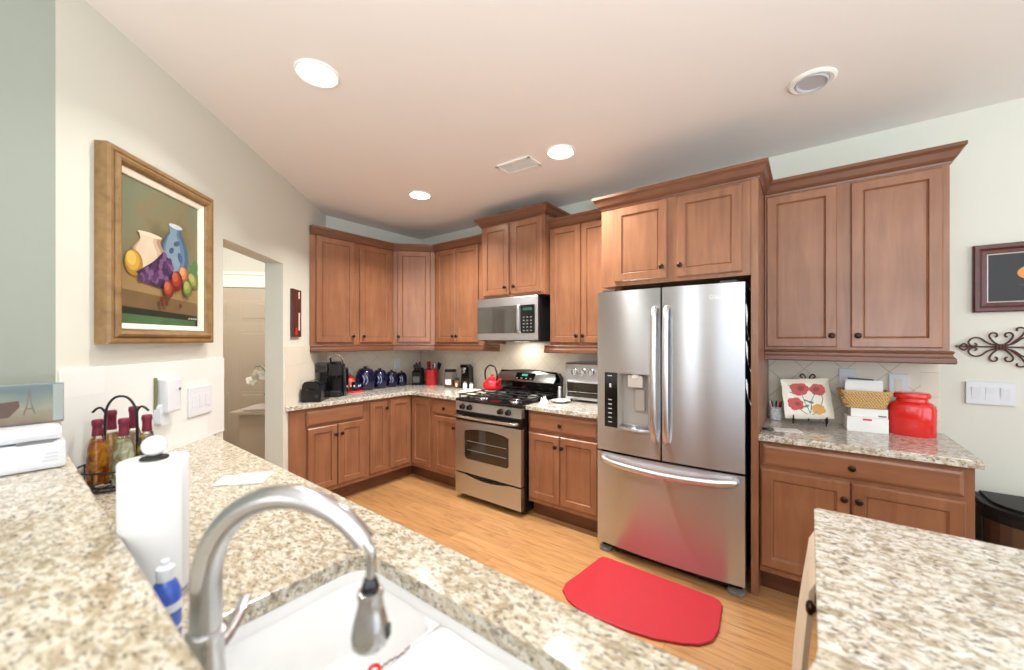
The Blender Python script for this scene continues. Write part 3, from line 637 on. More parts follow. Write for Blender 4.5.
# make sure the four outer corners are hit
n = len(W); vs = []; fs = []
for pnt in W: vs.append((pnt[0], yf, pnt[1]))
outp = []
for c in [(x0, z0), (x1, z0), (x1, z1), (x0, z1)]:
    i = min(range(n), key=lambda i: (ring[i][0]-c[0])**2+(ring[i][1]-c[1])**2); ring[i] = c
for pnt in ring: vs.append((pnt[0], yf, pnt[1]))
for pnt in ring: vs.append((pnt[0], -.657, pnt[1]))
for pnt in W: vs.append((pnt[0], yf+.012, pnt[1]))
for i in range(n):
    j = (i+1) % n; fs += [(i, j, n+j, n+i), (n+i, n+j, 2*n+j, 2*n+i), (i, j, 3*n+j, 3*n+i)]
mb.add(vs, fs); od = mb.build('oven_door', STEELR, t)
mb = MB(); mb.prism(W, yf+.006, yf+.012, 'Y'); mb.build('oven_window', DGLASS, od)
mb = MB()
for zz in (.46, .54): mb.tube([(wx0+.03, yf+.0055, zz), (wx1-.03, yf+.0055, zz)], .0025, 6)
mb.build('oven_rack', GREYP, od)
mb = MB(); pts = smooth_path([(RX0+.03, yf+.0, .765), (RX0+.035, yf-.035, .766), (RX0+.10, yf-.052, .766), (RXC, yf-.060, .766), (RX1-.10, yf-.052, .766), (RX1-.035, yf-.035, .766), (RX1-.03, yf, .765)], 6)
mb.tube(pts, .0165, 10, flat_=.8); mb.build('oven_handle', CHROME, od)
mb = MB(); mb.box(RX0+.002, RX1-.002, -.690, -.655, .718, .806, .003); mb.build('door_top_band', BLACK, t)
mb = MB(); mb.prism([(-.655, .808), (-.700, .808), (-.692, .888), (-.655, .888)], RX0+.001, RX1-.001, 'X'); cp = mb.build('control_panel', STEELR, t)
for i, x in enumerate((1.463, 1.551, 1.908, 1.995)):
    mb = MB(); mb.lathe([(.027, 0), (.027, .006), (.021, .010), (.019, .030), (.015, .033), (0, .033)], (x, -.697, .845), 18, 'Y'); mb.box(x-.004, x+.004, -.735, -.728, .828, .862); mb.build('burner_knob', BLACK, cp)
# storage drawer with scooped grip
mb = MB(); x0, x1 = RX0+.002, RX1-.002
top = [(x0, .238), (x0+.12, .238)]+[(x0+.12+(x1-x0-.24)*k/10, .238-.030*math.sin(PI*k/10)) for k in range(1, 10)]+[(x1-.12, .238), (x1, .238)]
mb.prism([(x0, .055), (x1, .055)]+top[::-1], -.700, -.657, 'Y'); mb.build('storage_drawer', STEELR, t)
mb = MB(); mb.box(RX0, RX1, -.700, -.09, .893, .914, .006); mb.build('cooktop', BLACK, t)
for i, x in enumerate((1.555, 1.935)):
    for y in (-.53, -.25):
        mb = MB(); mb.lathe([(.058, .914), (.052, .922), (.040, .925), (.040, .932), (.030, .936), (0, .936)], (x, y, 0), 20); mb.build('burner', CHROME if y < -.4 else GREYP, t)
for x0, x1 in ((RX0+.02, RXC-.006), (RXC+.006, RX1-.02)):
    mb = MB(); z = .948; xm = (x0+x1)/2
    mb.tube([(x0, -.665, z), (x1, -.665, z), (x1, -.125, z), (x0, -.125, z)], .007, 6, True, False)
    mb.tube([(x0, -.395, z), (x1, -.395, z)], .006, 6, False, False)
    for y in (-.53, -.25):
        mb.tube([(x0, y, z), (xm-.035, y, z+.004)], .006, 6, False, False); mb.tube([(x1, y, z), (xm+.035, y, z+.004)], .006, 6, False, False)
        mb.tube([(xm, y-.13, z), (xm, y-.035, z+.004)], .006, 6, False, False); mb.tube([(xm, y+.13, z), (xm, y+.035, z+.004)], .006, 6, False, False)
    for x in (x0, x1):
        for y in (-.66, -.13): mb.tube([(x, y, z), (x, y, .913)], .007, 6, False, False)
    mb.build('grate', IRON, t)
# back guard
mb = MB(); bx0, bx1 = 1.368, 2.114
arch = [(bx0+.01, .914), (bx1-.01, .914), (bx1, 1.085), (bx1-.03, 1.128)]+[(bx1-.03-(bx1-bx0-.06)*k/8, 1.128+.026*math.sin(PI*k/8)) for k in range(1, 8)]+[(bx0+.03, 1.128), (bx0, 1.085)]
mb.prism(arch, -.075, -.012, 'Y'); bg = mb.build('backguard', BLACK, t)
SL = Matrix.Translation((0, -.146, 1.044)) @ Matrix.Rotation(math.radians(-33), 4, 'X')
mb = MB(SL); bot = [(bx0+.030, 0), (bx1-.030, 0), (bx1-.022, .05), (bx1-.042, .094)]+[(bx1-.042-(bx1-bx0-.084)*k/8, .094+.026*math.sin(PI*k/8)) for k in range(1, 8)]+[(bx0+.042, .094), (bx0+.022, .05)]
mb.prism(bot, 0, .012, 'Y'); mb.build('backguard_face', STEELR, bg)
mb = MB(); mb.prism([(-.143, 1.043), (-.074, 1.043), (-.074, 1.142)], bx0+.032, bx1-.032, 'X'); mb.build('backguard_wedge', BLACK, bg)
mb = MB(SL); mb.box(1.625, 1.855, -.004, .002, .015, .092, .003); mb.build('clock_panel', BLACK, bg)
for i in range(4):
    mb = MB(SL); mb.box(1.70+i*.018, 1.712+i*.018, -.0052, -.0038, .056, .078); mb.build('clock_digit', flat('display_green', (70, 190, 150), .4, emit=.6, vary=0), bg)
for i in range(4):
    mb = MB(SL); mb.box(1.64+i*.055, 1.660+i*.055, -.005, -.0038, .026, .034); mb.build('button_mark', WM, bg)

# ------------------------------------------------------------------ microwave
t = thing('microwave', 'stainless steel over-the-range microwave with black control panel', 'microwave', (1.745, -.2, 1.44))
mb = MB(); mb.box(1.362, 2.085, -.370, -.004, 1.440, 1.848, .004); mb.build('body', BLACKM, t)
mb = MB(); mb.box(1.362, 2.085, -.402, -.371, 1.446, 1.846, .006); f = mb.build('front', STEELR, t)
mb = MB(); mb.box(1.368, 1.856, -.406, -.401, 1.512, 1.766, .004); mb.build('door_window', flat('microwave_glass', (70, 66, 60), .08, coat=.5), f)
mb = MB(); mb.box(1.897, 2.052, -.406, -.401, 1.512, 1.766, .004); c = mb.build('control_panel', BLACK, f)
mb = MB(); WM2 = flat('button_print', (120, 120, 118), .4)
for i in range(3):
    for j in range(5): mb.box(1.925+i*.04, 1.943+i*.04, -.4075, -.4055, 1.53+j*.03, 1.540+j*.03)
mb.build('keypad', WM2, c)
mb = MB(); mb.box(1.925, 2.025, -.4075, -.4055, 1.715, 1.74); mb.build('display', flat('display_dark_green', (50, 84, 72), .3), c)
mb = MB(); mb.tube(smooth_path([(1.877, -.402, 1.77), (1.877, -.42, 1.74), (1.877, -.425, 1.64), (1.877, -.42, 1.54), (1.877, -.402, 1.51)], 5), .012, 8, flat_=.6); mb.build('handle', HANDLE, f)
mb = MB(); mb.box(1.42, 2.03, -.36, -.10, 1.434, 1.441); mb.build('vent_grille', GREYP, t)
mb = MB(); mb.box(1.66, 1.80, -.19, -.13, 1.432, 1.4345); mb.build('cooktop_lamp', flat('cooktop_lamp_glow', (255, 240, 214), .5, emit=4, vary=0), t)
l = bpy.data.lights.new('cooktop_lamp_light', 'AREA'); l.shape = 'RECTANGLE'; l.size = .14; l.size_y = .06; l.energy = 1.5; l.color = (1.0, .93, .82)
o = bpy.data.objects.new('cooktop_lamp_light', l); C.objects.link(o); o.location = (1.73, -.16, 1.428)

# ------------------------------------------------------------------ kettle
kx, ky, kz = 1.47, -.30, .957
t = thing('tea_kettle', 'red enamel tea kettle with an arched handle on the range', 'kettle', (kx, ky, kz))
mb = MB(); mb.lathe([(0, 0), (.075, 0), (.090, .012), (.094, .040), (.086, .072), (.062, .100), (.040, .112), (.038, .114)], (kx, ky, kz), 32); kb = mb.build('body', RED, t)
mb = MB(); mb.lathe([(.040, .112), (.038, .120), (.020, .127), (.010, .128), (.009, .136), (.015, .142), (.015, .150), (0, .154)], (kx, ky, kz), 24); mb.build('lid', RED, t)
mb = MB(); mb.tube(smooth_path([(kx+.075, ky-.02, kz+.060), (kx+.105, ky-.028, kz+.085), (kx+.128, ky-.034, kz+.112)], 4), [.020]*4+[.016]*3+[.013]*2, 12); mb.build('spout', RED, t)
mb = MB(); mb.tube(smooth_path([(kx+.066, ky-.015, kz+.090), (kx+.075, ky-.015, kz+.150), (kx+.035, ky-.005, kz+.222), (kx-.05, ky+.012, kz+.236), (kx-.112, ky+.024, kz+.190), (kx-.116, ky+.024, kz+.115), (kx-.085, ky+.018, kz+.066)], 6), .0085, 10); mb.build('handle', BLACK, t)

# ------------------------------------------------------------------ toaster oven and neighbours
t = thing('toaster_oven', 'brushed steel toaster oven with three knobs beside the refrigerator', 'toaster oven', (2.515, -.2, .914))
x0, x1 = 2.28, 2.75
mb = MB()
for x in (x0+.04, x1-.04):
    for y in (-.24, -.05): mb.lathe([(.016, .914), (.014, .936)], (x, y, 0), 10)
mb.build('foot', BLACKM, t)
mb = MB(); mb.box(x0, x1, -.265, -.03, .936, 1.075, .012); mb.prism([(-.265, 1.070), (-.254, 1.240), (-.242, 1.252), (-.03, 1.252), (-.03, 1.07)], x0, x1, 'X'); b = mb.build('body', STEELR, t)
mb = MB(); mb.box(x0+.025, x1-.025, -.272, -.264, .960, 1.085, .003); dd = mb.build('glass_door', flat('toaster_oven_glass', (40, 34, 28), .1, coat=.4), t)
mb = MB()
mb.tube([(x0+.035, -.2725, 1.005), (x1-.035, -.2725, 1.005)], .002, 6)
mb.build('rack_wire', CHROME, dd)
mb = MB(); mb.tube(smooth_path([(x0+.05, -.272, 1.095), (x0+.055, -.30, 1.096), ((x0+x1)/2, -.305, 1.096), (x1-.055, -.30, 1.096), (x1-.05, -.272, 1.095)], 5), .008, 8); mb.box(x0+.02, x1-.02, -.271, -.262, 1.085, 1.105); mb.build('handle', STEELR, dd)
for x in (2.372, 2.452, 2.532):
    mb = MB(Matrix.Translation((x, -.2585, 1.175)) @ Matrix.Rotation(math.radians(-4), 4, 'X')); mb.lathe([(.030, 0), (.029, .010), (.024, .014), (.024, .026), (0, .028)], (0, 0, 0), 18, 'Y'); mb.box(-.004, .004, -.034, -.026, -.02, .02); mb.build('knob', CHROME, t)
mb = MB(); mb.lathe([(0, 0), (.020, 0), (.022, .01), (.022, .075), (.016, .085), (.016, .09), (.018, .092), (.018, .108), (.012, .116), (0, .116)], (2.135+.045, -.19, .914), 18); 
solo('salt_shaker', mb, STEELR, 'small steel shaker between the range and toaster oven', 'shaker', (2.18, -.19, .914))
mb = MB(); mb.lathe([(0, .004), (.05, .004), (.062, .012), (.082, .020), (.084, .023), (.06, .016), (0, .010)], (2.285, -.345, .911), 28)
solo('spoon_rest_dish', mb, WCER, 'white shallow dish in front of the toaster oven', 'dish', (2.285, -.345, .914))
def crumple(name, cx, cy, cz, rx, ry, h, label, cat, mat, seed, rot=0):
    random.seed(seed); ph = [random.uniform(0, 6) for _ in range(8)]
    def top(u, v):
        x = (u-.5)*2; y = (v-.5)*2; r = min(1, max(abs(x), abs(y)))
        e = (1-r**3)
        return (x*rx*(1+.08*math.sin(5*y+ph[0])), y*ry*(1+.1*math.sin(4*x+ph[1])), e*(h*(.62+.38*math.sin(6*x+ph[2])*math.cos(5*y+ph[3]))+.1*h*math.sin(13*x+ph[4]+4*y))+.003)
    M = RZ(rot, (cx, cy, cz)); mb = MB(M); mb.grid(top, 22, 22); mb.grid(lambda u, v: (top(u, v)[0], top(u, v)[1], 0.0006), 22, 22)
    # skirt
    edge = [(i/21, 0) for i in range(21)]+[(1, i/21) for i in range(21)]+[(1-i/21, 1) for i in range(21)]+[(0, 1-i/21) for i in range(21)]
    vs = [top(u, v) for u, v in edge]+[(top(u, v)[0], top(u, v)[1], .0006) for u, v in edge]; m = len(edge); mb.add(vs, [(i, (i+1) % m, m+(i+1) % m, m+i) for i in range(m)], True)
    return solo(name, mb, mat, label, cat, (cx, cy, cz), rot)
crumple('paper_napkin', 2.205, -.485, .914, .034, .045, .065, 'crumpled white napkin on the counter right of the range', 'napkin', PAPER, 3, 20)
crumple('dish_cloth', 1.20, -.30, .914, .13, .085, .032, 'folded cream cloth on the counter left of the range', 'cloth', CLOTHW, 5, 15)

# ------------------------------------------------------------------ items on the left countertop
TT = RZ(45, (.47, -1.527, .914))             # toaster: long axis towards the room
t = thing('toaster', 'black two-slot toaster at the left end of the counter', 'toaster', (.47, -1.527, .914), 45)
def tpoly(w, h): return [(-w, .012), (w, .012), (w, h*.55), (w*.9, h*.86), (w*.7, h*.97), (w*.4, h), (-w*.4, h), (-w*.7, h*.97), (-w*.9, h*.86), (-w, h*.55)]
mb = MB(TT); mb.prism(tpoly(.078, .178), -.12, .12, 'Y'); mb.build('body', BLACK, t)
for y in (-.126, .1205):
    mb = MB(TT); mb.prism(tpoly(.072, .168), y, y+.0055, 'Y'); mb.build('end_cap', BLACKM, t)
mb = MB(TT); mb.box(-.05, -.022, -.10, .10, .174, .1795); mb.box(.022, .05, -.10, .10, .174, .1795); mb.build('slot', CHROME, t)
mb = MB(TT); mb.box(-.03, .03, -.146, -.126, .10, .118, .004); mb.build('lever', BLACK, t)
mb = MB(TT); mb.lathe([(.014, 0), (.013, .012), (0, .013)], (.045, -.126, .05), 14, 'Y'); mb.build('dial', DGREY, t)
mb = MB(TT); mb.box(-.07, .07, -.12, .12, 0, .013); mb.build('base', BLACKM, t)
# drip coffee maker (grey, behind) and pod brewer
gx, gy = .212, -1.322
TGm = RZ(45, (gx, gy, .914))
t = thing('coffee_maker', 'dark grey boxy coffee maker behind the black toaster', 'coffee maker', (gx, gy, .914), 45)
mb = MB(TGm); mb.box(-.052, .052, -.10, .10, 0, .02, .006); mb.box(-.052, .052, .02, .10, .02, .30, .008); mb.box(-.052, .052, -.10, .10, .225, .315, .01); mb.build('body', DGREY, t)
mb = MB(TGm); mb.lathe([(0, .022), (.040, .022), (.048, .05), (.048, .11), (.038, .15), (.036, .165)], (0, -.035, 0), 22); mb.build('carafe', flat('smoky_glass', (52, 50, 48), .08, coat=.4), t)
mb = MB(TGm); mb.tube(smooth_path([(0, -.08, .14), (0, -.115, .14), (0, -.12, .08), (0, -.082, .06)], 4), .008, 8); mb.build('handle', BLACKM, t)
mb = MB(TGm); mb.box(-.04, .04, -.104, -.098, .25, .295); mb.build('control_panel', BLACK, t)
qx, qy = .338, -1.272
TK = RZ(50, (qx, qy, .914))
t = thing('pod_coffee_brewer', 'black pod coffee brewer with its handle raised', 'coffee maker', (qx, qy, .914), 50)
mb = MB(TK); mb.prism(rrect(-.06, .06, -.12, .09, .03), 0, .045); mb.prism(rrect(-.058, .058, .0, .09, .028), .045, .25); mb.prism(rrect(-.06, .06, -.085, .09, .03), .20, .305); b = mb.build('body', BLACKM, t)
mb = MB(TK); mb.prism(rrect(-.045, .045, -.112, -.02, .02), .045, .052); mb.build('drip_tray', DGREY, t)
mb = MB(TK); mb.lathe([(.040, .305), (.044, .315), (.036, .33), (0, .336)], (0, -.02, 0), 20); mb.lathe([(.03, .205), (.024, .175)], (0, -.04, 0), 16); mb.build('brew_head', BLACK, t)
mb = MB(TK); mb.tube(smooth_path([(-.05, .02, .30), (-.052, -.02, .345), (-.04, -.055, .385), (.04, -.055, .385), (.052, -.02, .345), (.05, .02, .30)], 4), .008, 8); mb.build('lift_handle', CHROME, t)
mb = MB(TK); mb.prism(rrect(.0605, .088, -.05, .09, .012), .0, .27); mb.build('water_tank', flat('tank_smoke', (34, 34, 38), .1, coat=.5), t)
# mug and red pitcher behind
mx, my = .235, -1.02
t = thing('mug', 'dark blue patterned mug on a red cloth beside the brewer', 'mug', (mx, my, .930))
mb = MB(); mb.lathe([(0, .0), (.032, 0), (.040, .01), (.044, .045), (.042, .085), (.039, .085), (.040, .045), (.034, .012), (0, .008)], (mx, my, .930), 24); mb.build('cup', COBALT, t)
mb = MB(); mb.tube(smooth_path([(mx+.030, my+.030, 1.0), (mx+.058, my+.052, .995), (mx+.058, my+.052, .96), (mx+.030, my+.030, .95)], 4), .006, 8); mb.build('handle', COBALT, t)
mb = MB()
for k in range(6):
    a = k*PI/3+.2; mb.ball((mx+.0435*math.cos(a), my+.0435*math.sin(a), .978), (.009, .009, .012), 8, 6)
mb.build('painted_dots', WCER, t)
solo('red_pot_holder', (lambda m: (m.prism(rrect(.175, .30, -1.085, -.955, .02), .914, .928), m)[1])(MB()), flat('red_quilt', (206, 62, 58), .9), 'red pot holder under the blue mug', 'pot holder', (.235, -1.02, .914))
t = thing('glazed_jar', 'orange and red rounded jar behind the blue mug', 'jar', (.115, -1.015, .914))
mb = MB(); mb.lathe([(0, 0), (.04, 0), (.056, .03), (.06, .07), (.05, .115), (.03, .135), (.03, .14)], (.115, -1.015, .914), 22); mb.build('body', flat('orange_glaze', (206, 92, 60), .25, coat=.3, vary=.3), t)
mb = MB(); mb.lathe([(.032, .138), (.034, .148), (.02, .165), (.008, .168), (.011, .18), (0, .186)], (.115, -1.015, .914), 18); mb.build('lid', flat('red_glaze_lid', (196, 48, 40), .25, coat=.3), t)
# cobalt canisters
def canister(x, y, r, h, label):
    t = thing('canister', label, 'canister', (x, y, .914), 0, 'cobalt blue canisters')
    mb = MB(); mb.lathe([(0, 0), (r*.82, 0), (r*.90, h*.05), (r, h*.32), (r*.98, h*.58), (r*.84, h*.80), (r*.66, h*.86)], (x, y, .914), 30); b = mb.build('body', COBALT, t)
    mb = MB(); mb.lathe([(r*.70, h*.85), (r*.72, h*.88), (r*.45, h*.93), (r*.16, h*.945), (r*.14, h*.965), (r*.26, h*.985), (r*.22, h*1.01), (0, h*1.02)], (x, y, .914), 24); mb.build('lid', COBALT, t)
    d = Vector((4.0-x, -3.2-y, 0)).normalized(); sde = Vector((-d.y, d.x, 0)); mb = MB()
    for k in (-.28, .06):
        pts = []
        for i in range(7):
            a = -.5+i/6; lat = r*(k+.18*math.cos(a*PI))+.0; zz = h*(.46+.36*a)
            rr = r*1.005*(1 if zz < h*.58 else 1-.5*(zz/h-.58)); fw = math.sqrt(max(rr*rr-lat*lat, 0)); p = Vector((x, y, .914+zz))+d*fw+sde*lat; pts.append(p)
        mb.tube(pts, r*.035, 6)
    mb.build('painted_crescents', flat('pale_blue_paint', (166, 178, 216), .3), b)
canister(.150, -.86, .100, .250, 'largest cobalt blue lidded canister, left end of the row')
canister(.135, -.676, .082, .218, 'second largest cobalt blue canister from the left')
canister(.130, -.522, .070, .190, 'third cobalt blue canister from the left')
canister(.130, -.388, .063, .170, 'smallest cobalt blue canister, right end of the row')
# knife block
TN = RZ(32, (.20, -.20, .914))
t = thing('knife_block', 'black knife block with knives beside the red crock', 'knife block', (.20, -.20, .914), 32)
mb = MB(TN); mb.prism([(-.07, 0), (.07, 0), (.07, .16), (.03, .20), (-.07, .15)], -.052, .052, 'X'); mb.build('block', BLACKM, t)
mb = MB(TN); mb.box(-.04, .04, -.0712, -.0702, .03, .10); mb.build('label_plate', GREYP, t)
for i, (x, y, z) in enumerate([(-.028, -.035, .168), (.006, -.035, .168), (.032, -.03, .170), (-.022, .02, .19), (.018, .02, .19)]):
    mb = MB(TN @ Matrix.Translation((x, y, z)) @ Matrix.Rotation(.28, 4, 'X')); mb.box(-.009, .009, -.013, .013, -.01, .075+.012*(i % 3), .004); mb.build('knife_handle', BLACK, t)
# utensil crock
ux, uy = .372, -.14
t = thing('utensil_crock', 'red cylindrical utensil crock near the corner', 'crock', (ux, uy, .914))
mb = MB(); mb.lathe([(0, 0), (.072, 0), (.075, .004), (.075, .176), (.078, .180), (.078, .188), (.070, .188), (.069, .02), (0, .015)], (ux, uy, .914), 32); mb.build('crock', RED, t)
def utensil(name, label, dx, dy, lean, L, head, mat, hm):
    M = Matrix.Translation((ux+dx, uy+dy, .935)) @ Matrix.Rotation(lean[0], 4, 'X') @ Matrix.Rotation(lean[1], 4, 'Y')
    t = thing(name, label, 'utensil', (ux+dx, uy+dy, .935), 0, 'utensils in the red crock')
    mb = MB(M); mb.tube([(0, 0, 0), (0, 0, L)], .006, 8); mb.build('shaft', hm, t)
    mb = MB(M)
    if head == 'spat': mb.prism([(-.022, L), (.022, L), (.030, L+.075), (-.030, L+.075)], -.003, .003, 'Y')
    elif head == 'spoon': mb.ball((0, 0, L+.032), (.026, .008, .038), 14, 8)
    else: mb.tube([(0, 0, L-.02), (0, 0, L+.06)], .011, 8)
    mb.build('head', mat, t)
utensil('spatula', 'red spatula standing in the red crock', -.030, .015, (.05, -.08), .185, 'spat', RED, BLACK)
utensil('serving_spoon', 'steel serving spoon leaning right in the red crock', .02, -.005, (.10, .22), .190, 'spoon', CHROME, CHROME)
utensil('turner', 'black turner leaning right in the red crock', .028, .022, (-.06, .30), .180, 'spat', BLACKM, BLACKM)
utensil('ladle', 'dark red ladle handle in the red crock', -.012, -.02, (.10, -.02), .195, 'stick', BURG, BURG)
# glass jar with dark lid
jx, jy = .692, -.135
t = thing('glass_jar', 'wide glass jar with a dark lid near the can opener', 'jar', (jx, jy, .914))
mb = MB(); mb.lathe([(0, 0), (.068, 0), (.072, .008), (.072, .145), (.062, .165), (.060, .176), (.056, .176), (.058, .163), (.068, .143), (.068, .010), (0, .006)], (jx, jy, .914), 28); mb.build('glass', GLASS, t)
mb = MB(); mb.lathe([(.064, .172), (.066, .176), (.066, .196), (.06, .200), (0, .200)], (jx, jy, .914), 28); mb.build('lid', BLACKM, t)
mb = MB(); mb.lathe([(0, .012), (.065, .012), (.065, .075), (0, .085)], (jx, jy, .914), 24); mb.build('contents', flat('brown_contents', (158, 112, 74), .8, vary=.35), t)
mb = MB(); mb.grid(lambda u, v: (jx+.0728*math.cos(-1.75+1.1*u), jy+.0728*math.sin(-1.75+1.1*u), .945+.06*v), 8, 2); mb.build('label', PAPER, t)
ox, oy = .915, -.095
TO = RZ(12, (ox, oy, .914))
t = thing('electric_can_opener', 'tall black electric can opener near the range', 'can opener', (ox, oy, .914), 12)
mb = MB(TO); mb.prism([(-.055, 0), (.06, 0), (.05, .23), (.02, .262), (-.06, .262), (-.065, .24), (-.04, .22)], -.045, .045, 'Y'); mb.build('body', BLACK, t)
mb = MB(TO); mb.lathe([(.02, 0), (.02, .012), (0, .014)], (-.012, -.045, .185), 16, 'Y'); mb.box(-.04, .02, -.058, -.045, .205, .228, .003); mb.build('cutter', CHROME, t)
mb = MB(TO); mb.box(-.075, -.02, -.05, .05, 0, .01); mb.build('base', BLACK, t)
def smalljar(x, y, r, h, label, mat, lidm):
    t = thing('spice_jar', label, 'jar', (x, y, .914), 0, 'small jars near the can opener')
    mb = MB(); mb.lathe([(0, 0), (r*.95, 0), (r, .004), (r, h*.66), (r*.7, h*.78)], (x, y, .914), 18); mb.build('body', mat, t)
    mb = MB(); mb.lathe([(r*.74, h*.77), (r*.76, h*.95), (r*.6, h), (0, h)], (x, y, .914), 18); mb.build('lid', lidm, t)
    if r > .028:
        mb = MB(); mb.ball((x+.017, y-.026, .952), (.016, .006, .024), 12, 8); mb.build('label', PAPER, t)
smalljar(.845, -.180, .030, .115, 'amber jar with white label left of the can opener', flat('brown_jar', (128, 84, 52), .2), BLACKM)
smalljar(.985, -.195, .024, .085, 'white shaker left of its twin in front of the can opener', WCER, CHROME)
smalljar(1.055, -.170, .022, .080, 'white shaker nearest the range, right of its twin', WCER, CHROME)
# wall outlets
def plate(name, label, cat, T, a, z, w, h, kind, group=None, root=None):
    P = (T @ Vector((a, -.004, z))); t = thing(name, label, cat, tuple(P), 0, group)
    mb = MB(T); mb.box(a-w/2, a+w/2, -.0175, -.0082 if kind != 'bare' else -.0005, z-h/2, z+h/2, .003); mb.build('plate', WPLAS, t)
    return t
t = plate('wall_outlet', 'white wall outlet above the blue canisters', 'outlet', TL, -.36, 1.16, .075, .118, 'o')
mb = MB(TL)
for dz in (-.026, .026): mb.prism(rrect(-.36-.016, -.36+.016, 1.16+dz-.014, 1.16+dz+.014, .008), -.0195, -.017, 'Y')
mb.build('receptacle', WPLAS, t)

# ================================================================== RIGHT COUNTER
px_, py_ = 3.822, -.095
t = thing('pencil_cup', 'small white speckled cup of pens beside the floral plate', 'cup', (px_, py_, .914))
m_, nt_, b_ = nmat('speckled_cup'); tc_ = nt_.nodes.new('ShaderNodeTexCoord'); v_ = nt_.nodes.new('ShaderNodeTexVoronoi'); v_.inputs['Scale'].default_value = 95
r_ = ramp(nt_, [(.22, srgb(96, 96, 108)), (.34, srgb(226, 226, 228))]); nt_.links.new(tc_.outputs['Object'], v_.inputs['Vector']); nt_.links.new(v_.outputs['Distance'], r_.inputs[0]); nt_.links.new(r_.outputs[0], b_.inputs['Base Color']); b_.inputs['Roughness'].default_value = .3
mb = MB(); mb.lathe([(0, 0), (.030, 0), (.036, .004), (.038, .085), (.035, .085), (.032, .01), (0, .008)], (px_, py_, .914), 24); mb.build('cup', m_, t)
PENS = [('red pen in the speckled cup', RED, .012, -.008, .10, .12), ('dark red pen in the speckled cup', BURG, -.010, .006, -.12, .10), ('black pen in the speckled cup', BLACK, .0, -.014, .02, -.14), ('white pen in the speckled cup', WPLAS, -.014, -.008, -.18, -.05), ('brown pencil in the speckled cup', flat('pencil_brown', (120, 72, 44), .5), .014, .01, .16, -.06)]
for lab, m, dx, dy, lx, ly in PENS:
    M = Matrix.Translation((px_+dx, py_+dy, .924)) @ Matrix.Rotation(lx, 4, 'Y') @ Matrix.Rotation(ly, 4, 'X'); mb = MB(M); mb.lathe([(.0, 0), (.0042, .006), (.0045, .105), (.003, .116), (0, .117)], (0, 0, 0), 8)
    solo('pen', mb, m, lab, 'pen', (px_+dx, py_+dy, .924), 0, 'pens in the speckled cup')
# floral plate on a black wire easel
PM = Matrix.Translation((4.005, -.175, .938)) @ Matrix.Rotation(math.radians(6), 4, 'Z') @ Matrix.Rotation(math.radians(-17), 4, 'X')
PM2 = PM @ Matrix.Rotation(math.radians(-5), 4, 'Y')
t = thing('plate_easel', 'black wrought iron easel holding the floral plate', 'plate stand', (4.005, -.15, .914))
mb = MB(PM)
for sx in (-1, 1):
    x = .085*sx
    mb.tube(smooth_path([(x, .018, .02), (x, .006, -.008), (x, -.030, -.008), (x, -.040, .010), (x, -.030, .024), (x, -.022, .014)], 5), .004, 8)
    mb.tube(smooth_path([(x, .018, .02), (.05*sx, .014, .14), (.02*sx, .014, .25), (.012*sx, .014, .285), (.028*sx, .012, .305), (.040*sx, .010, .290), (.028*sx, .010, .278)], 5), .004, 8)
mb.tube([(-.085, .018, .03), (.085, .018, .03)], .004, 8)
mb.build('front_wire', IRON, t)
mb = MB()
mb.tube(smooth_path([(4.0, -.085, 1.12), (4.0, -.045, 1.0), (4.0, -.03, .918)], 5), .004, 8); mb.build('rear_leg', IRON, t)
mb = MB(PM)
for sx in (-1, 1): mb.tube([(.085*sx, .018, .02), (.085*sx, .0, -.022)], .004, 8)
mb.build('foot', IRON, t)
t = thing('floral_plate', 'square cream plate painted with red flowers on the black easel', 'plate', tuple(PM @ Vector((0, 0, 0))))
def plate_pt(u, v):
    x = (u-.5)*2; z = (v-.5)*2; r = max(abs(x), abs(z)); e = max(0, (r-.72)/.28)
    k = .126*(1+.012*math.sin(9*math.atan2(z, x))*e)
    return (x*k, -.006-.018*e*e+.006, z*k+.138)
mb = MB(PM2); mb.grid(plate_pt, 21, 21); mb.grid(lambda u, v: (plate_pt(u, v)[0]*.99, plate_pt(u, v)[1]+.006, (plate_pt(u, v)[2]-.132)*.99+.138), 21, 21); pl = mb.build('dish', flat('cream_glaze', (244, 238, 222), .2, coat=.3, vary=.02), t)
def fl(mb, x, z, r, n, d=.0): 
    for k in range(n):
        a = 2*PI*k/n+x*30; cx, cz = x+.55*r*math.cos(a), z+.55*r*math.sin(a); pr_ = .55*r*(1+.15*math.sin(k*2.1)); m = 10
        mb.add([(cx+pr_*math.cos(2*PI*i/m), -.0016-d-.0003*k, cz+.138+pr_*.85*math.sin(2*PI*i/m)) for i in range(m)], [tuple(range(m))])
mb = MB(PM2); fl(mb, -.030, .068, .046, 7); fl(mb, .066, .060, .040, 6); fl(mb, -.060, -.030, .042, 6); mb.build('red_flowers', flat('flower_red', (206, 58, 52), .3, vary=.25), pl)
mb = MB(PM2); fl(mb, -.022, .070, .018, 5, .003); fl(mb, .058, .062, .016, 5, .003); fl(mb, -.050, -.030, .014, 5, .003); mb.build('flower_centres', flat('flower_dark_red', (148, 26, 36), .3), pl)
mb = MB(PM2); fl(mb, .055, -.065, .034, 6); mb.build('yellow_flower', flat('flower_yellow', (222, 160, 60), .3, vary=.2), pl)
mb = MB(PM2)
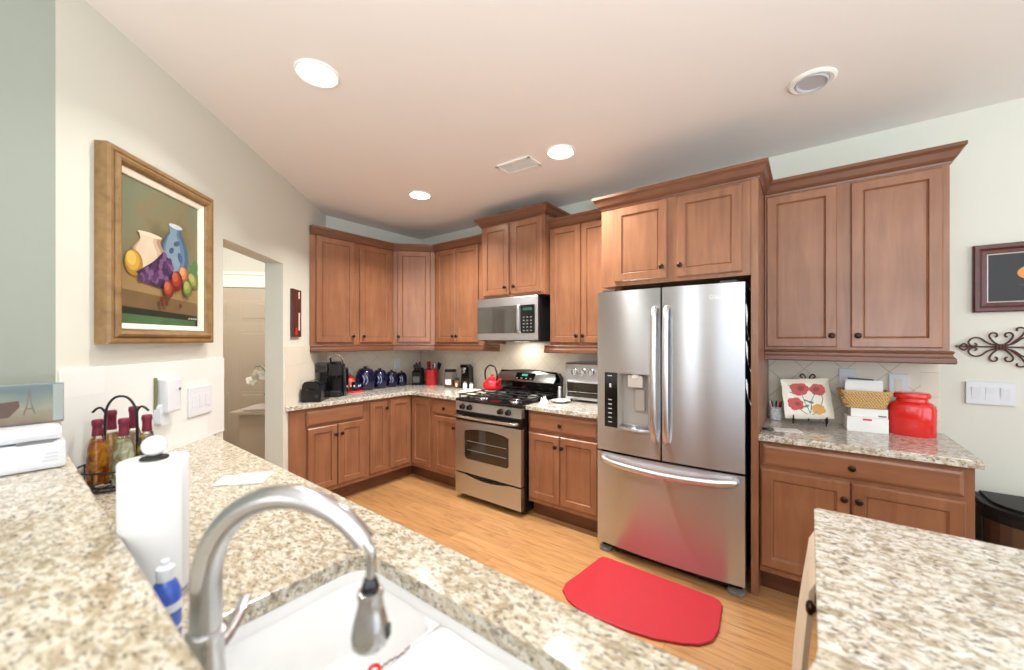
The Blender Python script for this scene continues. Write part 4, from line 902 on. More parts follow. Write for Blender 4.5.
for pts in ([(-.02, .05), (-.015, 0), (.0, -.05), (.01, -.09)], [(.055, .04), (.03, .0), (.02, -.05), (.012, -.09)], [(-.05, -.05), (-.03, -.075), (-.005, -.095)], [(.05, -.075), (.035, -.09), (.02, -.1)], [(-.09, .09), (-.06, .085), (-.035, .08)], [(.075, .04), (.085, 0), (.07, -.04)]):
    mb.tube(smooth_path([(x, -.0025, z+.138) for x, z in pts], 4), .0018, 5)
for x, z, a in ((.02, -.02, .5), (-.005, -.045, -.6), (.0, -.01, 2.2), (-.07, .04, 1.1), (-.08, .0, 2.0)):
    mb.add([(x+.018*math.cos(a+i*PI/5)*(1 if i % 2 == 0 else .8)*math.cos(i*PI/5)**0-.0, -.0017, z+.138+.009*math.sin(a*0+i*PI/5*1)) for i in range(10)], [tuple(range(10))])
mb.build('stems_and_leaves', flat('leaf_blue_green', (104, 134, 122), .4, vary=.15), pl)
# stacked white boxes, basket, papers
TX = RZ(4, (4.270, -.155, .914))
def wbox(name, label, T, w, d, z0, h, red):
    t = thing(name, label, 'box', tuple(T @ Vector((0, 0, z0))), 4, 'white cardboard boxes under the basket')
    mb = MB(T); mb.box(-w/2, w/2, -d/2, d/2, z0, z0+h, .003); mb.build('carton', PAPER, t)
    mb = MB(T); mb.box(red[0], red[1], -d/2-.0012, -d/2, z0+h*red[2], z0+h*red[3]); mb.build('print', flat('box_print', red[4], .6), t)
wbox('cardboard_box', 'larger white box at the bottom of the stack under the basket', TX, .185, .15, 0, .085, (-.02, .02, .80, .92, (196, 60, 70)))
wbox('cardboard_box', 'smaller white box directly under the woven basket', TX @ Matrix.Translation((.010, .003, 0)), .165, .13, .0855, .05, (.04, .075, .12, .28, (120, 110, 120)))
BM = TX @ Matrix.Translation((-.008, -.005, 0))
t = thing('woven_basket', 'woven seagrass basket of papers on top of the white boxes', 'basket', tuple(TX @ Vector((0, 0, .137))), 4)
mb = MB(BM); z0 = .1365
rows = 8
for k in range(rows):
    f = k/(rows-1); hw = .088+.022*f; hd = .060+.020*f; z = z0+.010+.086*f; pts = []
    per = rrect(-hw, hw, -hd, hd, .025, 4); n = len(per)
    dense = []
    for i in range(n):
        a, b = Vector(per[i]), Vector(per[(i+1) % n]); m = max(1, int((b-a).length/.016))
        for q in range(m): dense.append(a+(b-a)*q/m)
    for i, p in enumerate(dense):
        s_ = 1+.022*(1 if (i//2+k) % 2 else -1); pts.append((p.x*s_, p.y*s_, z))
    mb.tube(pts, .0085, 6, True)
mb.build('weave', RATTAN, t)
mb = MB(BM); mb.prism(rrect(-.088, .088, -.058, .058, .02), z0, z0+.006); mb.build('base', RATTAN, t)
for i, (lab, dx, dy, w, h, rot, m) in enumerate([('white envelope standing at the front of the basket', -.006, -.034, .165, .138, 1, PAPER), ('folded white sheet leaning in the middle of the basket', .010, -.010, .165, .150, -2, PAPER), ('pale grey paper at the back of the basket', -.008, .016, .16, .152, 2, flat('pale_grey_paper', (214, 214, 220), .8)), ('dark edged notebook at the very back of the basket', -.012, .036, .12, .160, 3, DGREY)]):
    M = BM @ Matrix.Translation((dx, dy, z0+.007)) @ Matrix.Rotation(math.radians(rot), 4, 'Y') @ Matrix.Rotation(math.radians(-6), 4, 'X'); mb = MB(M); mb.box(-w/2, w/2, -.003, .003, .004, h)
    solo(('envelope', 'paper_sheet', 'paper_sheet', 'notebook')[i], mb, m, lab, 'paper', tuple(M @ Vector((0, 0, 0))), 0, 'papers in the woven basket')
# red oval jar
jx, jy = 4.472, -.150
t = thing('red_jar', 'large oval red ceramic jar at the right end of the counter', 'jar', (jx, jy, .914))
def oval(prof): return [(r, z) for r, z in prof]
mb = MB(); mb.lathe([(0, 0), (.094, 0), (.099, .006), (.100, .150), (.095, .168), (.082, .182), (.068, .190), (.064, .205)], (jx, jy, .914), 40, sx=1, sy=.72); mb.build('body', REDJ, t)
mb = MB(); mb.lathe([(.062, .205), (.074, .207), (.077, .214), (.077, .230), (.070, .239), (.045, .242), (0, .243)], (jx, jy, .914), 40, sx=1, sy=.72); mb.build('lid', REDJ, t)
mb = MB(); mb.prism([(3.845, -.50), (3.975, -.46), (3.945, -.375), (3.82, -.41)], .9145, .9165); solo('paper_note', mb, PAPER, 'small white paper lying at the left end of the right counter', 'paper', (3.90, -.44, .9145))
mb = MB(RZ(15, (3.805, -.50, .9145))); mb.lathe([(0, 0), (.02, 0), (.026, .005), (.024, .012), (0, .015)], (0, 0, 0), 20, sx=1.2, sy=.8); solo('key_fob', mb, BLACK, 'small black oval fob beside the paper on the right counter', 'key fob', (3.805, -.50, .9145))
t = plate('wall_outlet', 'beige wall outlet behind the red jar', 'outlet', TB, 4.435, 1.182, .085, .125, 'o')
mb = MB(TB); mb.prism(rrect(4.435-.017, 4.435+.017, 1.182-.034, 1.182+.034, .006), -.0195, -.017, 'Y'); mb.build('receptacle', flat('outlet_beige', (222, 214, 198), .4), t)
t = plate('wall_outlet', 'beige blank wall plate behind the woven basket', 'outlet', TB, 4.20, 1.205, .085, .125, 'o')
# ------------------------------------------------------------------ right end of the back wall
t = plate('light_switch', 'white three-gang switch plate below the iron scroll ornament', 'light switch', TB, 4.797, 1.158, .178, .122, 'bare')
for i in range(3):
    mb = MB(TB); a = 4.797+(i-1)*.052; mb.prism([(-.0175, 1.158-.034), (-.0235, 1.158+.030), (-.0235, 1.158+.034), (-.0175, 1.158+.034)] if i != 1 else [(-.0175, 1.158-.034), (-.021, 1.158-.034), (-.019, 1.158), (-.022, 1.158+.034), (-.0175, 1.158+.034)], a-.0165, a+.0165, 'X'); mb.build('rocker', WPLAS, t)
t = thing('wall_picture', 'mahogany framed picture of an orange gourd on black, right edge', 'picture', (4.975, 0, 1.60))
x0, x1, z0, z1 = 4.733, 5.215, 1.600, 1.967
def frame_ring(mb, x0, x1, z0, z1, loops):
    vs = []; fs = []
    for ins, y in loops: vs += [(x0+ins, y, z0+ins), (x1-ins, y, z0+ins), (x1-ins, y, z1-ins), (x0+ins, y, z1-ins)]
    for i in range(len(loops)-1):
        for k in range(4): fs.append((i*4+k, i*4+(k+1) % 4, (i+1)*4+(k+1) % 4, (i+1)*4+k))
    mb.add(vs, fs)
mb = MB(); frame_ring(mb, x0, x1, z0, z1, [(0, -.001), (0, -.022), (.006, -.030), (.022, -.030), (.034, -.022), (.052, -.018), (.052, -.004)]); mb.build('frame', MAHOG, t)
mb = MB(); frame_ring(mb, x0+.052, x1-.052, z0+.052, z1-.052, [(0, -.004), (0, -.016), (.005, -.014), (.005, -.006)]); mb.build('liner', flat('silver_liner', (206, 198, 190), .4), t)
mb = MB(); mb.box(x0+.05, x1-.05, -.009, -.004, z0+.05, z1-.05); cv = mb.build('canvas', flat('black_canvas', (46, 46, 50), .5), t)
def disc(mb, cx, cz, rx, rz, y, n=20, rot=0, T=None):
    vs = []
    for i in range(n):
        a = 2*PI*i/n; x = rx*math.cos(a); z = rz*math.sin(a); vs.append((cx+x*math.cos(rot)-z*math.sin(rot), y, cz+x*math.sin(rot)+z*math.cos(rot)))
    mb.add(vs, [tuple(range(n))])
mb = MB(); disc(mb, 4.955, 1.805, .062, .040, -.0096); mb.build('painted_gourd', flat('gourd_orange', (224, 150, 70), .5, vary=.25), cv)
mb = MB(); disc(mb, 4.938, 1.812, .018, .036, -.0099); disc(mb, 4.972, 1.812, .018, .036, -.0099); mb.build('painted_highlight', flat('gourd_light', (238, 178, 92), .5, vary=.2), cv)
mb = MB(); mb.tube([(4.957, -.0095, 1.838), (4.945, -.0095, 1.858), (4.925, -.0095, 1.866)], .003, 6); mb.tube([(4.957, -.0095, 1.838), (4.97, -.0095, 1.862)], .003, 6); mb.build('painted_stem', flat('stem_green', (112, 132, 84), .6), cv)
mb = MB(); mb.tube(smooth_path([(4.90, -.0095, 1.742), (4.95, -.0095, 1.732), (5.0, -.0095, 1.738)], 4), .0025, 6); mb.build('painted_scribble', flat('faint_brown', (110, 92, 78), .6), cv)
# iron scroll ornament
t = thing('iron_scroll_ornament', 'wrought iron scroll wall ornament under the gourd picture', 'wall ornament', (4.84, 0, 1.41))
SC = flat('wrought_iron_brown', (84, 48, 44), .5, metal=.3)
mb = MB(); zc = 1.411; xc = 4.836
def tb(pts, r=.0042): mb.tube(smooth_path([(xc+a, -.014, zc+b) for a, b in pts], 5), r, 7)
tb([(-.155, .003), (.155, -.003)])
for s1 in (-1, 1):
    for s2 in (-1, 1):
        f = lambda L: [(s1*a, s2*b) for a, b in L]
        tb(f([(.012, .008), (.045, .020), (.075, .048), (.10, .050), (.118, .030), (.112, .010), (.095, .004), (.088, .014), (.096, .020)]))       # heart
        tb(f([(.010, .012), (.028, .030), (.042, .058), (.034, .076), (.018, .074), (.014, .060), (.022, .054)]))                                # curl
        tb(f([(.118, .000), (.135, .018), (.155, .002)]))
for a in (-.016, -.005, .006, .017): tb([(a, .016), (a+.0005, 0), (a, -.016)], .0062)
s1 = 1
for s2 in (-1, 1):
    f = lambda L: [(a, s2*b) for a, b in L]
    tb(f([(.030, .012), (.065, .050), (.085, .090), (.070, .104), (.055, .098), (.056, .085)])); tb(f([(.155, .0), (.19, .05), (.24, .055), (.27, .03), (.25, .006)])); tb(f([(.08, .085), (.12, .06), (.16, .065), (.19, .055)]))
tb([(.155, -.003), (.33, 0)])
mb.build('scrollwork', SC, t)
mb = MB()
for a in (-.162, .336): mb.lathe([(0, 0), (.006, .003), (.004, .012), (0, .016)], (xc+a, -.006, zc+.003), 8, 'Y')
mb.lathe([(.008, 0), (.008, .014)], (xc, -.0, zc), 10, 'Y')
mb.build('mount', SC, t)
# trash can
tx, ty = 4.872, -.30
t = thing('trash_can', 'step trash can with black lid beside the right base cabinet', 'trash can', (tx, ty, 0))
def dshape(r, n=14): return [(tx+r*math.cos(math.radians(a)), ty+.08-r*.9*math.sin(math.radians(a))*1.0) for a in [180*i/n for i in range(n+1)]]
def dpoly(r, d): return [(tx-r, ty+d), (tx-r, ty)]+[(tx-r*math.cos(PI*i/14), ty-r*math.sin(PI*i/14)) for i in range(1, 14)]+[(tx+r, ty), (tx+r, ty+d)]
mb = MB(); mb.prism(dpoly(.182, .16), .022, .59); mb.build('body', TRASHS, t)
mb = MB(); mb.prism(dpoly(.188, .164), .586, .625); mb.prism(dpoly(.18, .158), .625, .648); mb.prism(dpoly(.15, .14), .648, .662); mb.build('lid', BLACKM, t)
mb = MB(); mb.prism(dpoly(.186, .162), 0.001, .03); mb.build('base', BLACKM, t)
mb = MB(); mb.box(tx-.05, tx+.05, ty-.225, ty-.17, .012, .024, .003); mb.build('pedal', BLACKM, t)
mb = MB(); mb.box(tx-.1836, tx-.177, ty-.04, ty+.162, .03, .587); mb.build('side_panel', BLACKM, t)
# red floor mat: straight back edge, bowed front
mat_pts = [(2.90, -.835), (3.585, -.845)] + arc(3.575, -.90, .055, 80, 10, 4)
mat_pts = [(2.93, -.830)] + [(3.57, -.845), (3.605, -.858), (3.622, -.89)] + [(3.640, -1.10), (3.628, -1.185), (3.585, -1.245), (3.52, -1.285), (3.40, -1.335), (3.25, -1.365), (3.10, -1.372), (3.0, -1.365), (2.925, -1.335), (2.865, -1.285), (2.848, -1.22), (2.868, -1.10), (2.893, -.86), (2.905, -.837)]
o = slab('floor_mat', mat_pts, [], .002, .016, REDM, .004); tag(o, 'red rounded kitchen mat on the wood floor before the refrigerator', 'mat')
# towel on the peninsula leg
mb = MB()
def tw(u, v, off=0):
    y = -1.70-.325*u; h = v
    z = .862-.60*h
    x = 4.022-.012-.032*math.sin(min(1, h*1.15)*PI*.55)-.010*math.sin(u*9+1)*h-.014*h*(1-u)
    if h < .08: x = 4.022-.008*h/.08*3
    return (x+off, y, z)
mb.grid(lambda u, v: tw(u, v), 14, 18); mb.grid(lambda u, v: tw(u, v, .012), 14, 18)
ed = [(i/13, 0) for i in range(14)]+[(1, i/17) for i in range(18)]+[(1-i/13, 1) for i in range(14)]+[(0, 1-i/17) for i in range(18)]
vs = [tw(u, v) for u, v in ed]+[tw(u, v, .012) for u, v in ed]; m = len(ed); mb.add(vs, [(i, (i+1) % m, m+(i+1) % m, m+i) for i in range(m)], True)
solo('kitchen_towel', mb, CLOTH, 'beige kitchen towel hanging from the right counter leg beside a knob', 'towel', (4.02, -1.85, .862))

# ================================================================== DIAGONAL WALL
t = thing('painting', 'still life painting of two vases and fruit in a wide gold frame', 'painting', tuple(TD @ Vector((-2.178, 0, 1.434))), 135)
a0, a1, z0, z1 = -2.518, -1.880, 1.434, 2.222
mb = MB(TD); frame_ring(mb, a0, a1, z0, z1, [(0, -.001), (0, -.045), (.008, -.052), (.020, -.052), (.026, -.046), (.030, -.056), (.040, -.060), (.050, -.056), (.052, -.044), (.058, -.038), (.060, -.012)]); mb.build('frame', GOLD, t)
mb = MB(TD); frame_ring(mb, a0+.060, a1-.060, z0+.060, z1-.060, [(0, -.012), (0, -.036), (.004, -.038), (.024, -.028), (.026, -.014)]); mb.build('liner', LINER, t)
ca0, ca1, cz0, cz1 = a0+.083, a1-.083, z0+.083, z1-.083
m_, nt_, b_ = nmat('painted_background'); tc_ = nt_.nodes.new('ShaderNodeTexCoord'); n_ = nt_.nodes.new('ShaderNodeTexNoise'); n_.inputs['Scale'].default_value = 3.2; n_.inputs['Detail'].default_value = 4
r_ = ramp(nt_, [(.3, srgb(66, 74, 54)), (.5, srgb(124, 114, 84)), (.7, srgb(104, 124, 102))]); nt_.links.new(tc_.outputs['Object'], n_.inputs['Vector']); nt_.links.new(n_.outputs['Fac'], r_.inputs[0]); nt_.links.new(r_.outputs[0], b_.inputs['Base Color']); b_.inputs['Roughness'].default_value = .45
mb = MB(TD); mb.box(ca0, ca1, -.020, -.014, cz0, cz1); cv = mb.build('canvas', m_, t)
W_, H_ = ca1-ca0, cz1-cz0
def P_(u, v): return (ca0+W_*u, cz0+H_*v)
lay = [0]
def shape(name, mat, polys):
    lay[0] += 1; y = -.0202-.0003*lay[0]; mb = MB(TD)
    for poly in polys: mb.add([(P_(u, v)[0], y, P_(u, v)[1]) for u, v in poly], [tuple(range(len(poly)))])
    return mb.build(name, mat, cv)
def el(u, v, ru, rv, n=18, a=0): return [(u+ru*math.cos(2*PI*i/n)*math.cos(a)-rv*math.sin(2*PI*i/n)*math.sin(a), v+ru*math.cos(2*PI*i/n)*math.sin(a)+rv*math.sin(2*PI*i/n)*math.cos(a)) for i in range(n)]
shape('painted_table_front', flat('painted_dark_green', (34, 42, 32), .45, vary=.3), [[(0, 0), (1, 0), (1, .12), (0, .14)]])
shape('painted_shelf_front', flat('painted_olive_brown', (112, 90, 60), .45, vary=.15), [[(0, .12), (1, .09), (1, .20), (0, .24)]])
shape('painted_table_top', flat('painted_tan', (146, 120, 80), .45, vary=.15), [[(0, .235), (1, .195), (1, .34), (0, .40)]])
shape('painted_grass', flat('painted_green', (72, 104, 66), .45, vary=.3), [[(0, 0), (.95, 0), (.95, .05), (0, .07)]])
shape('painted_leaves', flat('painted_leaf_green', (84, 122, 78), .45, vary=.3), [el(.90, .42, .07, .10, 12, .5), el(.95, .50, .05, .06, 10, -.4), el(.98, .38, .04, .07, 10)])
def vase(u, v, w, h, nk): 
    pr_ = [(.45, 0), (.75, .08), (1, .36), (.92, .58), (.62, .78), (nk, .86), (nk+.08, .96), (nk+.14, 1)]
    return [(u+w*a, v+h*b) for a, b in pr_]+[(u-w*a, v+h*b) for a, b in pr_[::-1]]
def nest(name, cols, fn, n=3):
    for k in range(n): shape(name, flat('%s_tone_%d' % (name, k), cols[k], .45, vary=.16), [fn(k)])
nest('painted_blue_vase', [(70, 96, 122), (92, 120, 144), (122, 146, 162)], lambda k: vase(.66-.018*k, .38+.012*k, .19*(1-.22*k), .40-.022*k, .38))
shape('painted_blue_pattern', flat('painted_dark_blue', (62, 86, 116), .45, vary=.25), [el(.60, .58, .035, .022, 12, .5)]); shape('painted_blue_pattern', flat('painted_dark_blue_b', (66, 92, 120), .45, vary=.25), [el(.72, .54, .03, .045, 12, .6)]); shape('painted_blue_pattern', flat('painted_dark_blue_c', (66, 92, 120), .45, vary=.25), [el(.67, .645, .045, .02, 12, .3)])
shape('painted_vase_mouth', flat('painted_white_blue', (190, 200, 204), .4), [el(.655, .775, .095, .018)])
nest('painted_cream_vase', [(158, 132, 106), (188, 164, 138), (208, 188, 164)], lambda k: vase(.33-.022*k, .37+.012*k, .215*(1-.2*k), .28-.02*k, .55))
shape('painted_cream_mouth', flat('painted_cream_light', (216, 200, 178), .4), [el(.325, .645, .145, .015)])
nest('painted_yellow_pear', [(158, 122, 50), (192, 154, 66), (212, 178, 92)], lambda k: el(.14-.014*k, .42+.014*k, .10*(1-.24*k), .09*(1-.24*k)))
gr = []
random.seed(4)
for i in range(44):
    u = .20+.40*random.random(); lim = .34+.20*max(0, 1-abs(u-.5)/.30)
    v = .31+(lim-.31)*random.random()
    gr.append(el(u, v, .028, .024, 9))
shape('painted_grapes', flat('painted_purple', (64, 42, 72), .4, vary=.3), [[(.16, .36), (.30, .29), (.52, .27), (.62, .36), (.60, .48), (.48, .55), (.36, .46)]])
m1_, m2_ = flat('painted_lilac', (112, 82, 122), .4, vary=.3), flat('painted_violet', (82, 54, 92), .4, vary=.3)
for k_, g_ in enumerate(gr):
    shape('painted_grape', m1_ if k_ % 2 else m2_, [g_]); lay[0] -= .8
nest('painted_peach', [(160, 96, 62), (190, 126, 84), (206, 150, 106)], lambda k: el(.75-.012*k, .41+.012*k, .068*(1-.24*k), .065*(1-.24*k)))
nest('painted_green_pear', [(110, 118, 56), (144, 150, 80), (170, 172, 104)], lambda k: el(.89-.012*k, .38+.01*k, .085*(1-.24*k), .055*(1-.24*k), 14, -.5))
nest('painted_apple', [(112, 34, 28), (154, 54, 42), (182, 88, 66)], lambda k: el(.65-.014*k, .35+.014*k, .08*(1-.26*k), .078*(1-.26*k)))
nest('painted_apple', [(118, 44, 32), (158, 66, 48), (184, 98, 72)], lambda k: el(.535-.013*k, .275+.012*k, .07*(1-.26*k), .066*(1-.26*k)))
nest('painted_green_apple', [(96, 108, 54), (132, 142, 76), (160, 166, 100)], lambda k: el(.80-.012*k, .305+.012*k, .07*(1-.26*k), .068*(1-.26*k)))
shape('painted_cherries', flat('painted_maroon', (98, 40, 34), .4), [el(.44, .19, .025, .02), el(.50, .165, .025, .02), el(.69, .16, .022, .016), el(.45, .155, .02, .016)])
shape('painted_signature', flat('painted_cream_stroke', (214, 206, 190), .5), [[(.80+.035*i, .055), (.825+.035*i, .075), (.83+.035*i, .062)] for i in range(4)])
# slim dark red panel picture by the cabinets
t = thing('slim_wall_picture', 'narrow dark red glossy wall picture beside the wall cabinets', 'picture', tuple(TD @ Vector((-.715, 0, 1.475))), 135)
sa0, sa1 = -.822, -.655
mb = MB(TD); mb.box(sa0, sa1, -.022, -.001, 1.475, 1.872, .002); b = mb.build('panel', flat('dark_maroon_gloss', (70, 26, 30), .12, coat=.5, vary=.2), t)
mb = MB(TD); mb.box(sa1-.060, sa1-.032, -.0228, -.0215, 1.53, 1.68); mb.box(sa1-.060, sa1-.036, -.0228, -.0215, 1.80, 1.855); mb.build('pale_stripe', flat('pale_pink_print', (226, 202, 196), .2), b)
mb = MB(TD); mb.box(sa0+.05, sa0+.085, -.0228, -.0215, 1.49, 1.55); mb.build('red_print', flat('bright_red_print', (196, 40, 48), .2), b)
# wall phone and switch plate
t = thing('wall_phone', 'white wall-mounted phone unit above the glass bottles', 'phone', tuple(TD @ Vector((-2.165, 0, 1.105))), 135)
mb = MB(TD); mb.box(-2.222, -2.135, -.056, -.0085, 1.108, 1.268, .010); b = mb.build('body', WPLAS, t)
mb = MB(TD); mb.prism(rrect(-2.240, -2.185, 1.055, 1.15, .02), -.036, -.0085, 'Y'); mb.build('cradle', WPLAS, t)
mb = MB(TD); mb.lathe([(.006, 0), (.006, .004), (0, .004)], (-2.150, -.056, 1.215), 10, 'Y'); mb.build('button', GREYP, b)
mb = MB(TD); mb.box(-2.240, -2.230, -.018, -.009, 1.13, 1.275); mb.build('cord', flat('olive_cord', (120, 118, 84), .6), t)
t = plate('light_switch', 'wide white wall plate between the phone and doorway', 'light switch', TD, -1.932, 1.126, .18, .152, 'o')
for i in range(3):
    mb = MB(TD); a = -1.932+(i-1)*.050; mb.box(a-.0165, a+.0165, -.020, -.0172, 1.095, 1.160, .001); mb.build('rocker', WPLAS, t)
# hall console with tray and orchid
t = thing('console_table', 'beige console table seen through the doorway', 'console table', tuple(TD @ Vector((.1, .66, 0))), 135)
mb = MB(TD); mb.prism([(-.13, .83), (-.13, .30), (.42, .30), (.42, .80), (.36, .83)], .722, .752); mb.build('top', DOORP, t)
mb = MB(TD); mb.box(-.09, .40, .34, .765, 0.0, .722, .003); mb.build('base', DOORP, t)
t = thing('tray', 'small pale tray on the hall console table', 'tray', tuple(TD @ Vector((.05, .60, .752))), 135)
mb = MB(TD); mb.prism(rrect(-.09, .20, .40, .74, .04), .753, .768); mb.prism(rrect(-.10, .21, .39, .75, .045), .762, .772); mb.build('tray_body', flat('tray_pale_pink', (206, 190, 184), .4), t)
vx, vy = .05, .50
t = thing('orchid_plant', 'white orchid in a dark pot on the hall console table', 'plant', tuple(TD @ Vector((vx, vy, .773))), 135)
mb = MB(TD); mb.lathe([(0, 0), (.045, 0), (.06, .05), (.066, .09), (.058, .09), (.05, .06), (0, .05)], (vx, vy, .774), 20); mb.build('pot', BLACK, t)
mb = MB(TD)
for dx, dy, h in ((-.03, .10, .38), (.02, .02, .50)): mb.tube(smooth_path([(vx, vy, .84), (vx+dx*.2, vy+dy*.2, .98), (vx+dx, vy+dy, .86+h*.8), (vx+dx*2.2, vy+dy*1.6, .80+h)], 5), .004, 6)
for k in range(5):
    a = k*1.3; mb.tube(smooth_path([(vx, vy, .85), (vx+.06*math.cos(a), vy+.06*math.sin(a), .93), (vx+.12*math.cos(a), vy+.12*math.sin(a), .90)], 4), [.004, .008, .012, .014, .015, .014, .01, .006, .003], 6, flat_=.3)
mb.build('stems', flat('orchid_green', (78, 96, 56), .5), t)
random.seed(11)
fm = flat('orchid_white', (244, 240, 226), .6)
for (bx, by, bz) in [(-.03, .17, 1.10), (-.05, .20, 1.04), (-.01, .12, 1.14), (.01, .17, 1.06), (.0, .07, 1.22), (.02, .05, 1.30), (-.01, .02, 1.26), (.03, .09, 1.16), (-.04, .10, 1.09), (.01, .01, 1.34), (.02, -.03, 1.28)]:
    mb = MB(TD @ Matrix.Translation((vx+bx, vy+by, bz)) @ Matrix.Rotation(random.uniform(0, 6), 4, 'Z') @ Matrix.Rotation(1.2+random.uniform(-.4, .4), 4, 'X'))
    for k in range(5):
        a = 2*PI*k/5; mb.ball((.028*math.cos(a), .028*math.sin(a), .004*(k % 2)), (.024, .024, .005), 10, 6)
    mb.ball((0, 0, .006), .008, 8, 6); mb.build('blossom', fm, t)

# ================================================================== PENINSULA
# double-bowl sink
t = thing('kitchen_sink', 'white porcelain double-bowl undermount sink', 'sink', (3.5, -2.83, .70))
def bowl(mb, x0, x1, y0, y1, zt, zb, rimx0, rimx1, rimy0, rimy1):
    n = 6; L = [(rrect(rimx0, rimx1, rimy0, rimy1, .003, n), zt), (rrect(x0, x1, y0, y1, .06, n), zt-.004), (rrect(x0+.004, x1-.004, y0+.004, y1-.004, .06, n), zt-.015), (rrect(x0+.016, x1-.016, y0+.016, y1-.016, .06, n), zb+.05), (rrect(x0+.03, x1-.03, y0+.03, y1-.03, .06, n), zb+.012), (rrect(x0+.06, x1-.06, y0+.06, y1-.06, .05, n), zb)]
    vs = []; fs = []; m = len(L[0][0])
    for poly, z in L: vs += [(x, y, z) for x, y in poly]
    for i in range(len(L)-1):
        for k in range(m): fs.append((i*m+k, i*m+(k+1) % m, (i+1)*m+(k+1) % m, (i+1)*m+k))
    fs.append(tuple((len(L)-1)*m+k for k in range(m))); mb.add(vs, fs, True)
ZR = .8735
mb = MB()
bowl(mb, 3.085, 3.375, SY0+.0, SY1-.0, .846, .69, 3.085, 3.375, SY0, SY1)
b1 = mb.build('bowl', WCER, t)
mb = MB(); bowl(mb, 3.445, 3.93, SY0, SY1, .846, .68, 3.445, 3.93, SY0, SY1); b2 = mb.build('bowl', WCER, t)
mb = MB()
# outer skirt up to the stone, plus the saddle between the bowls
o_ = rrect(SX0-.012, SX1+.012, SY0-.012, SY1+.012, .07, 6); i_ = rrect(SX0-.001, SX1+.001, SY0-.001, SY1+.001, .06, 6); m = len(o_)
vs = [(x, y, ZR) for x, y in o_]+[(x, y, ZR) for x, y in i_]+[(x, y, .840) for x, y in i_]+[(x, y, .68) for x, y in o_]
mb.add(vs, [(k, (k+1) % m, m+(k+1) % m, m+k) for k in range(m)]+[(m+k, m+(k+1) % m, 2*m+(k+1) % m, 2*m+k) for k in range(m)]+[(k, (k+1) % m, 3*m+(k+1) % m, 3*m+k) for k in range(m)], True)
mb.grid(lambda u, v: (3.36+.10*u, SY0+(SY1-SY0)*v, .838+.010*math.sin(PI*u)), 9, 6)
# corner fillers inside the rounded bowls' rims
mb.build('rim', WCER, t)
for bx, bb, zb in ((3.23, b1, .69), (3.69, b2, .68)):
    mb = MB(); mb.lathe([(.052, .004), (.044, .006), (.036, -.002), (0, -.004)], (bx, -2.83, zb), 24); mb.build('drain', CHROME, bb)
mb = MB(); pts = []
for k in range(40):
    f = k/39; pts.append((3.376+.0012*math.sin(k*.9), -2.800+.066*f, .8500+.002*math.sin(f*7)))
mb.tube(pts, .0019, 6)
t2 = thing('twisted_cord', 'thin twisted grey cord with red end lying on the white sink divider', 'cord', pts[0])
mb.build('cord', flat('cord_grey', (128, 104, 104), .7, vary=.4), t2)
mb = MB(); x, y, z = pts[0]; mb.tube([(x+.009*math.cos(a*PI/8)-.008, y+.009*math.sin(a*PI/8)-.006, z) for a in range(16)], .0036, 6, True); mb.build('red_loop', RED, t2)
# faucet
bx, by = 3.278, -3.027
dx, dy = .892, .452
def F_(r, z): return (bx+dx*r, by+dy*r, z)
t = thing('faucet', 'brushed nickel gooseneck faucet with pull-down spray head', 'faucet', (bx, by, .914))
mb = MB(); mb.lathe([(.030, 0), (.030, .006), (.025, .012), (.0225, .05), (.0225, .085), (.025, .090), (.025, .100), (.0195, .104)], (bx, by, .914), 28); mb.build('base', NICKEL, t)
mb = MB(); R = .143; pts = [F_(0, 1.015), F_(0, 1.05)]+[F_(R-R*math.cos(math.radians(a)), 1.088+R*.95*math.sin(math.radians(a))) for a in range(0, 145, 8)]
ra = [.0200, .0200]+[.0200-.006*i/18 for i in range(19)]
mb.tube(pts, ra, 20); mb.build('spout', NICKEL, t)
e = Vector(pts[-1]); d = (e-Vector(pts[-2])).normalized(); h0 = e+Vector((0, 0, -.050)) + Vector((dx, dy, 0))*.008
mb = MB(); mb.tube(smooth_path([tuple(e-d*.01), tuple(e+d*.012), tuple(h0)], 5), .0065, 10); mb.build('hose', CHROME, t)
mb = MB(); mb.lathe([(.0085, 0.002), (.0105, -.004), (.0125, -.012), (.0115, -.016)], tuple(h0), 18); mb.build('collar', BLACK, t)
mb = MB(); mb.lathe([(.0115, -.014), (.0165, -.015), (.0175, -.021), (.0155, -.026), (.0185, -.042), (.0225, -.058), (.0250, -.074), (.0242, -.086), (.021, -.090), (0, -.086)], tuple(h0), 24); sh = mb.build('spray_head', NICKEL, t)
mb = MB(RZ(36.3, tuple(h0))); mb.box(.017, .0275, -.006, .006, -.080, -.062, .003); mb.build('spray_button', DGREY, sh)
mb = MB(); mb.tube(smooth_path([(bx-.010, by+.012, .972), (bx-.045, by+.04, .968), (bx-.08, by+.066, .970), (bx-.105, by+.084, .978)], 6), [.013]*6+[.012]*6+[.010]*7, 12, flat_=.6); mb.build('lever', NICKEL, t)
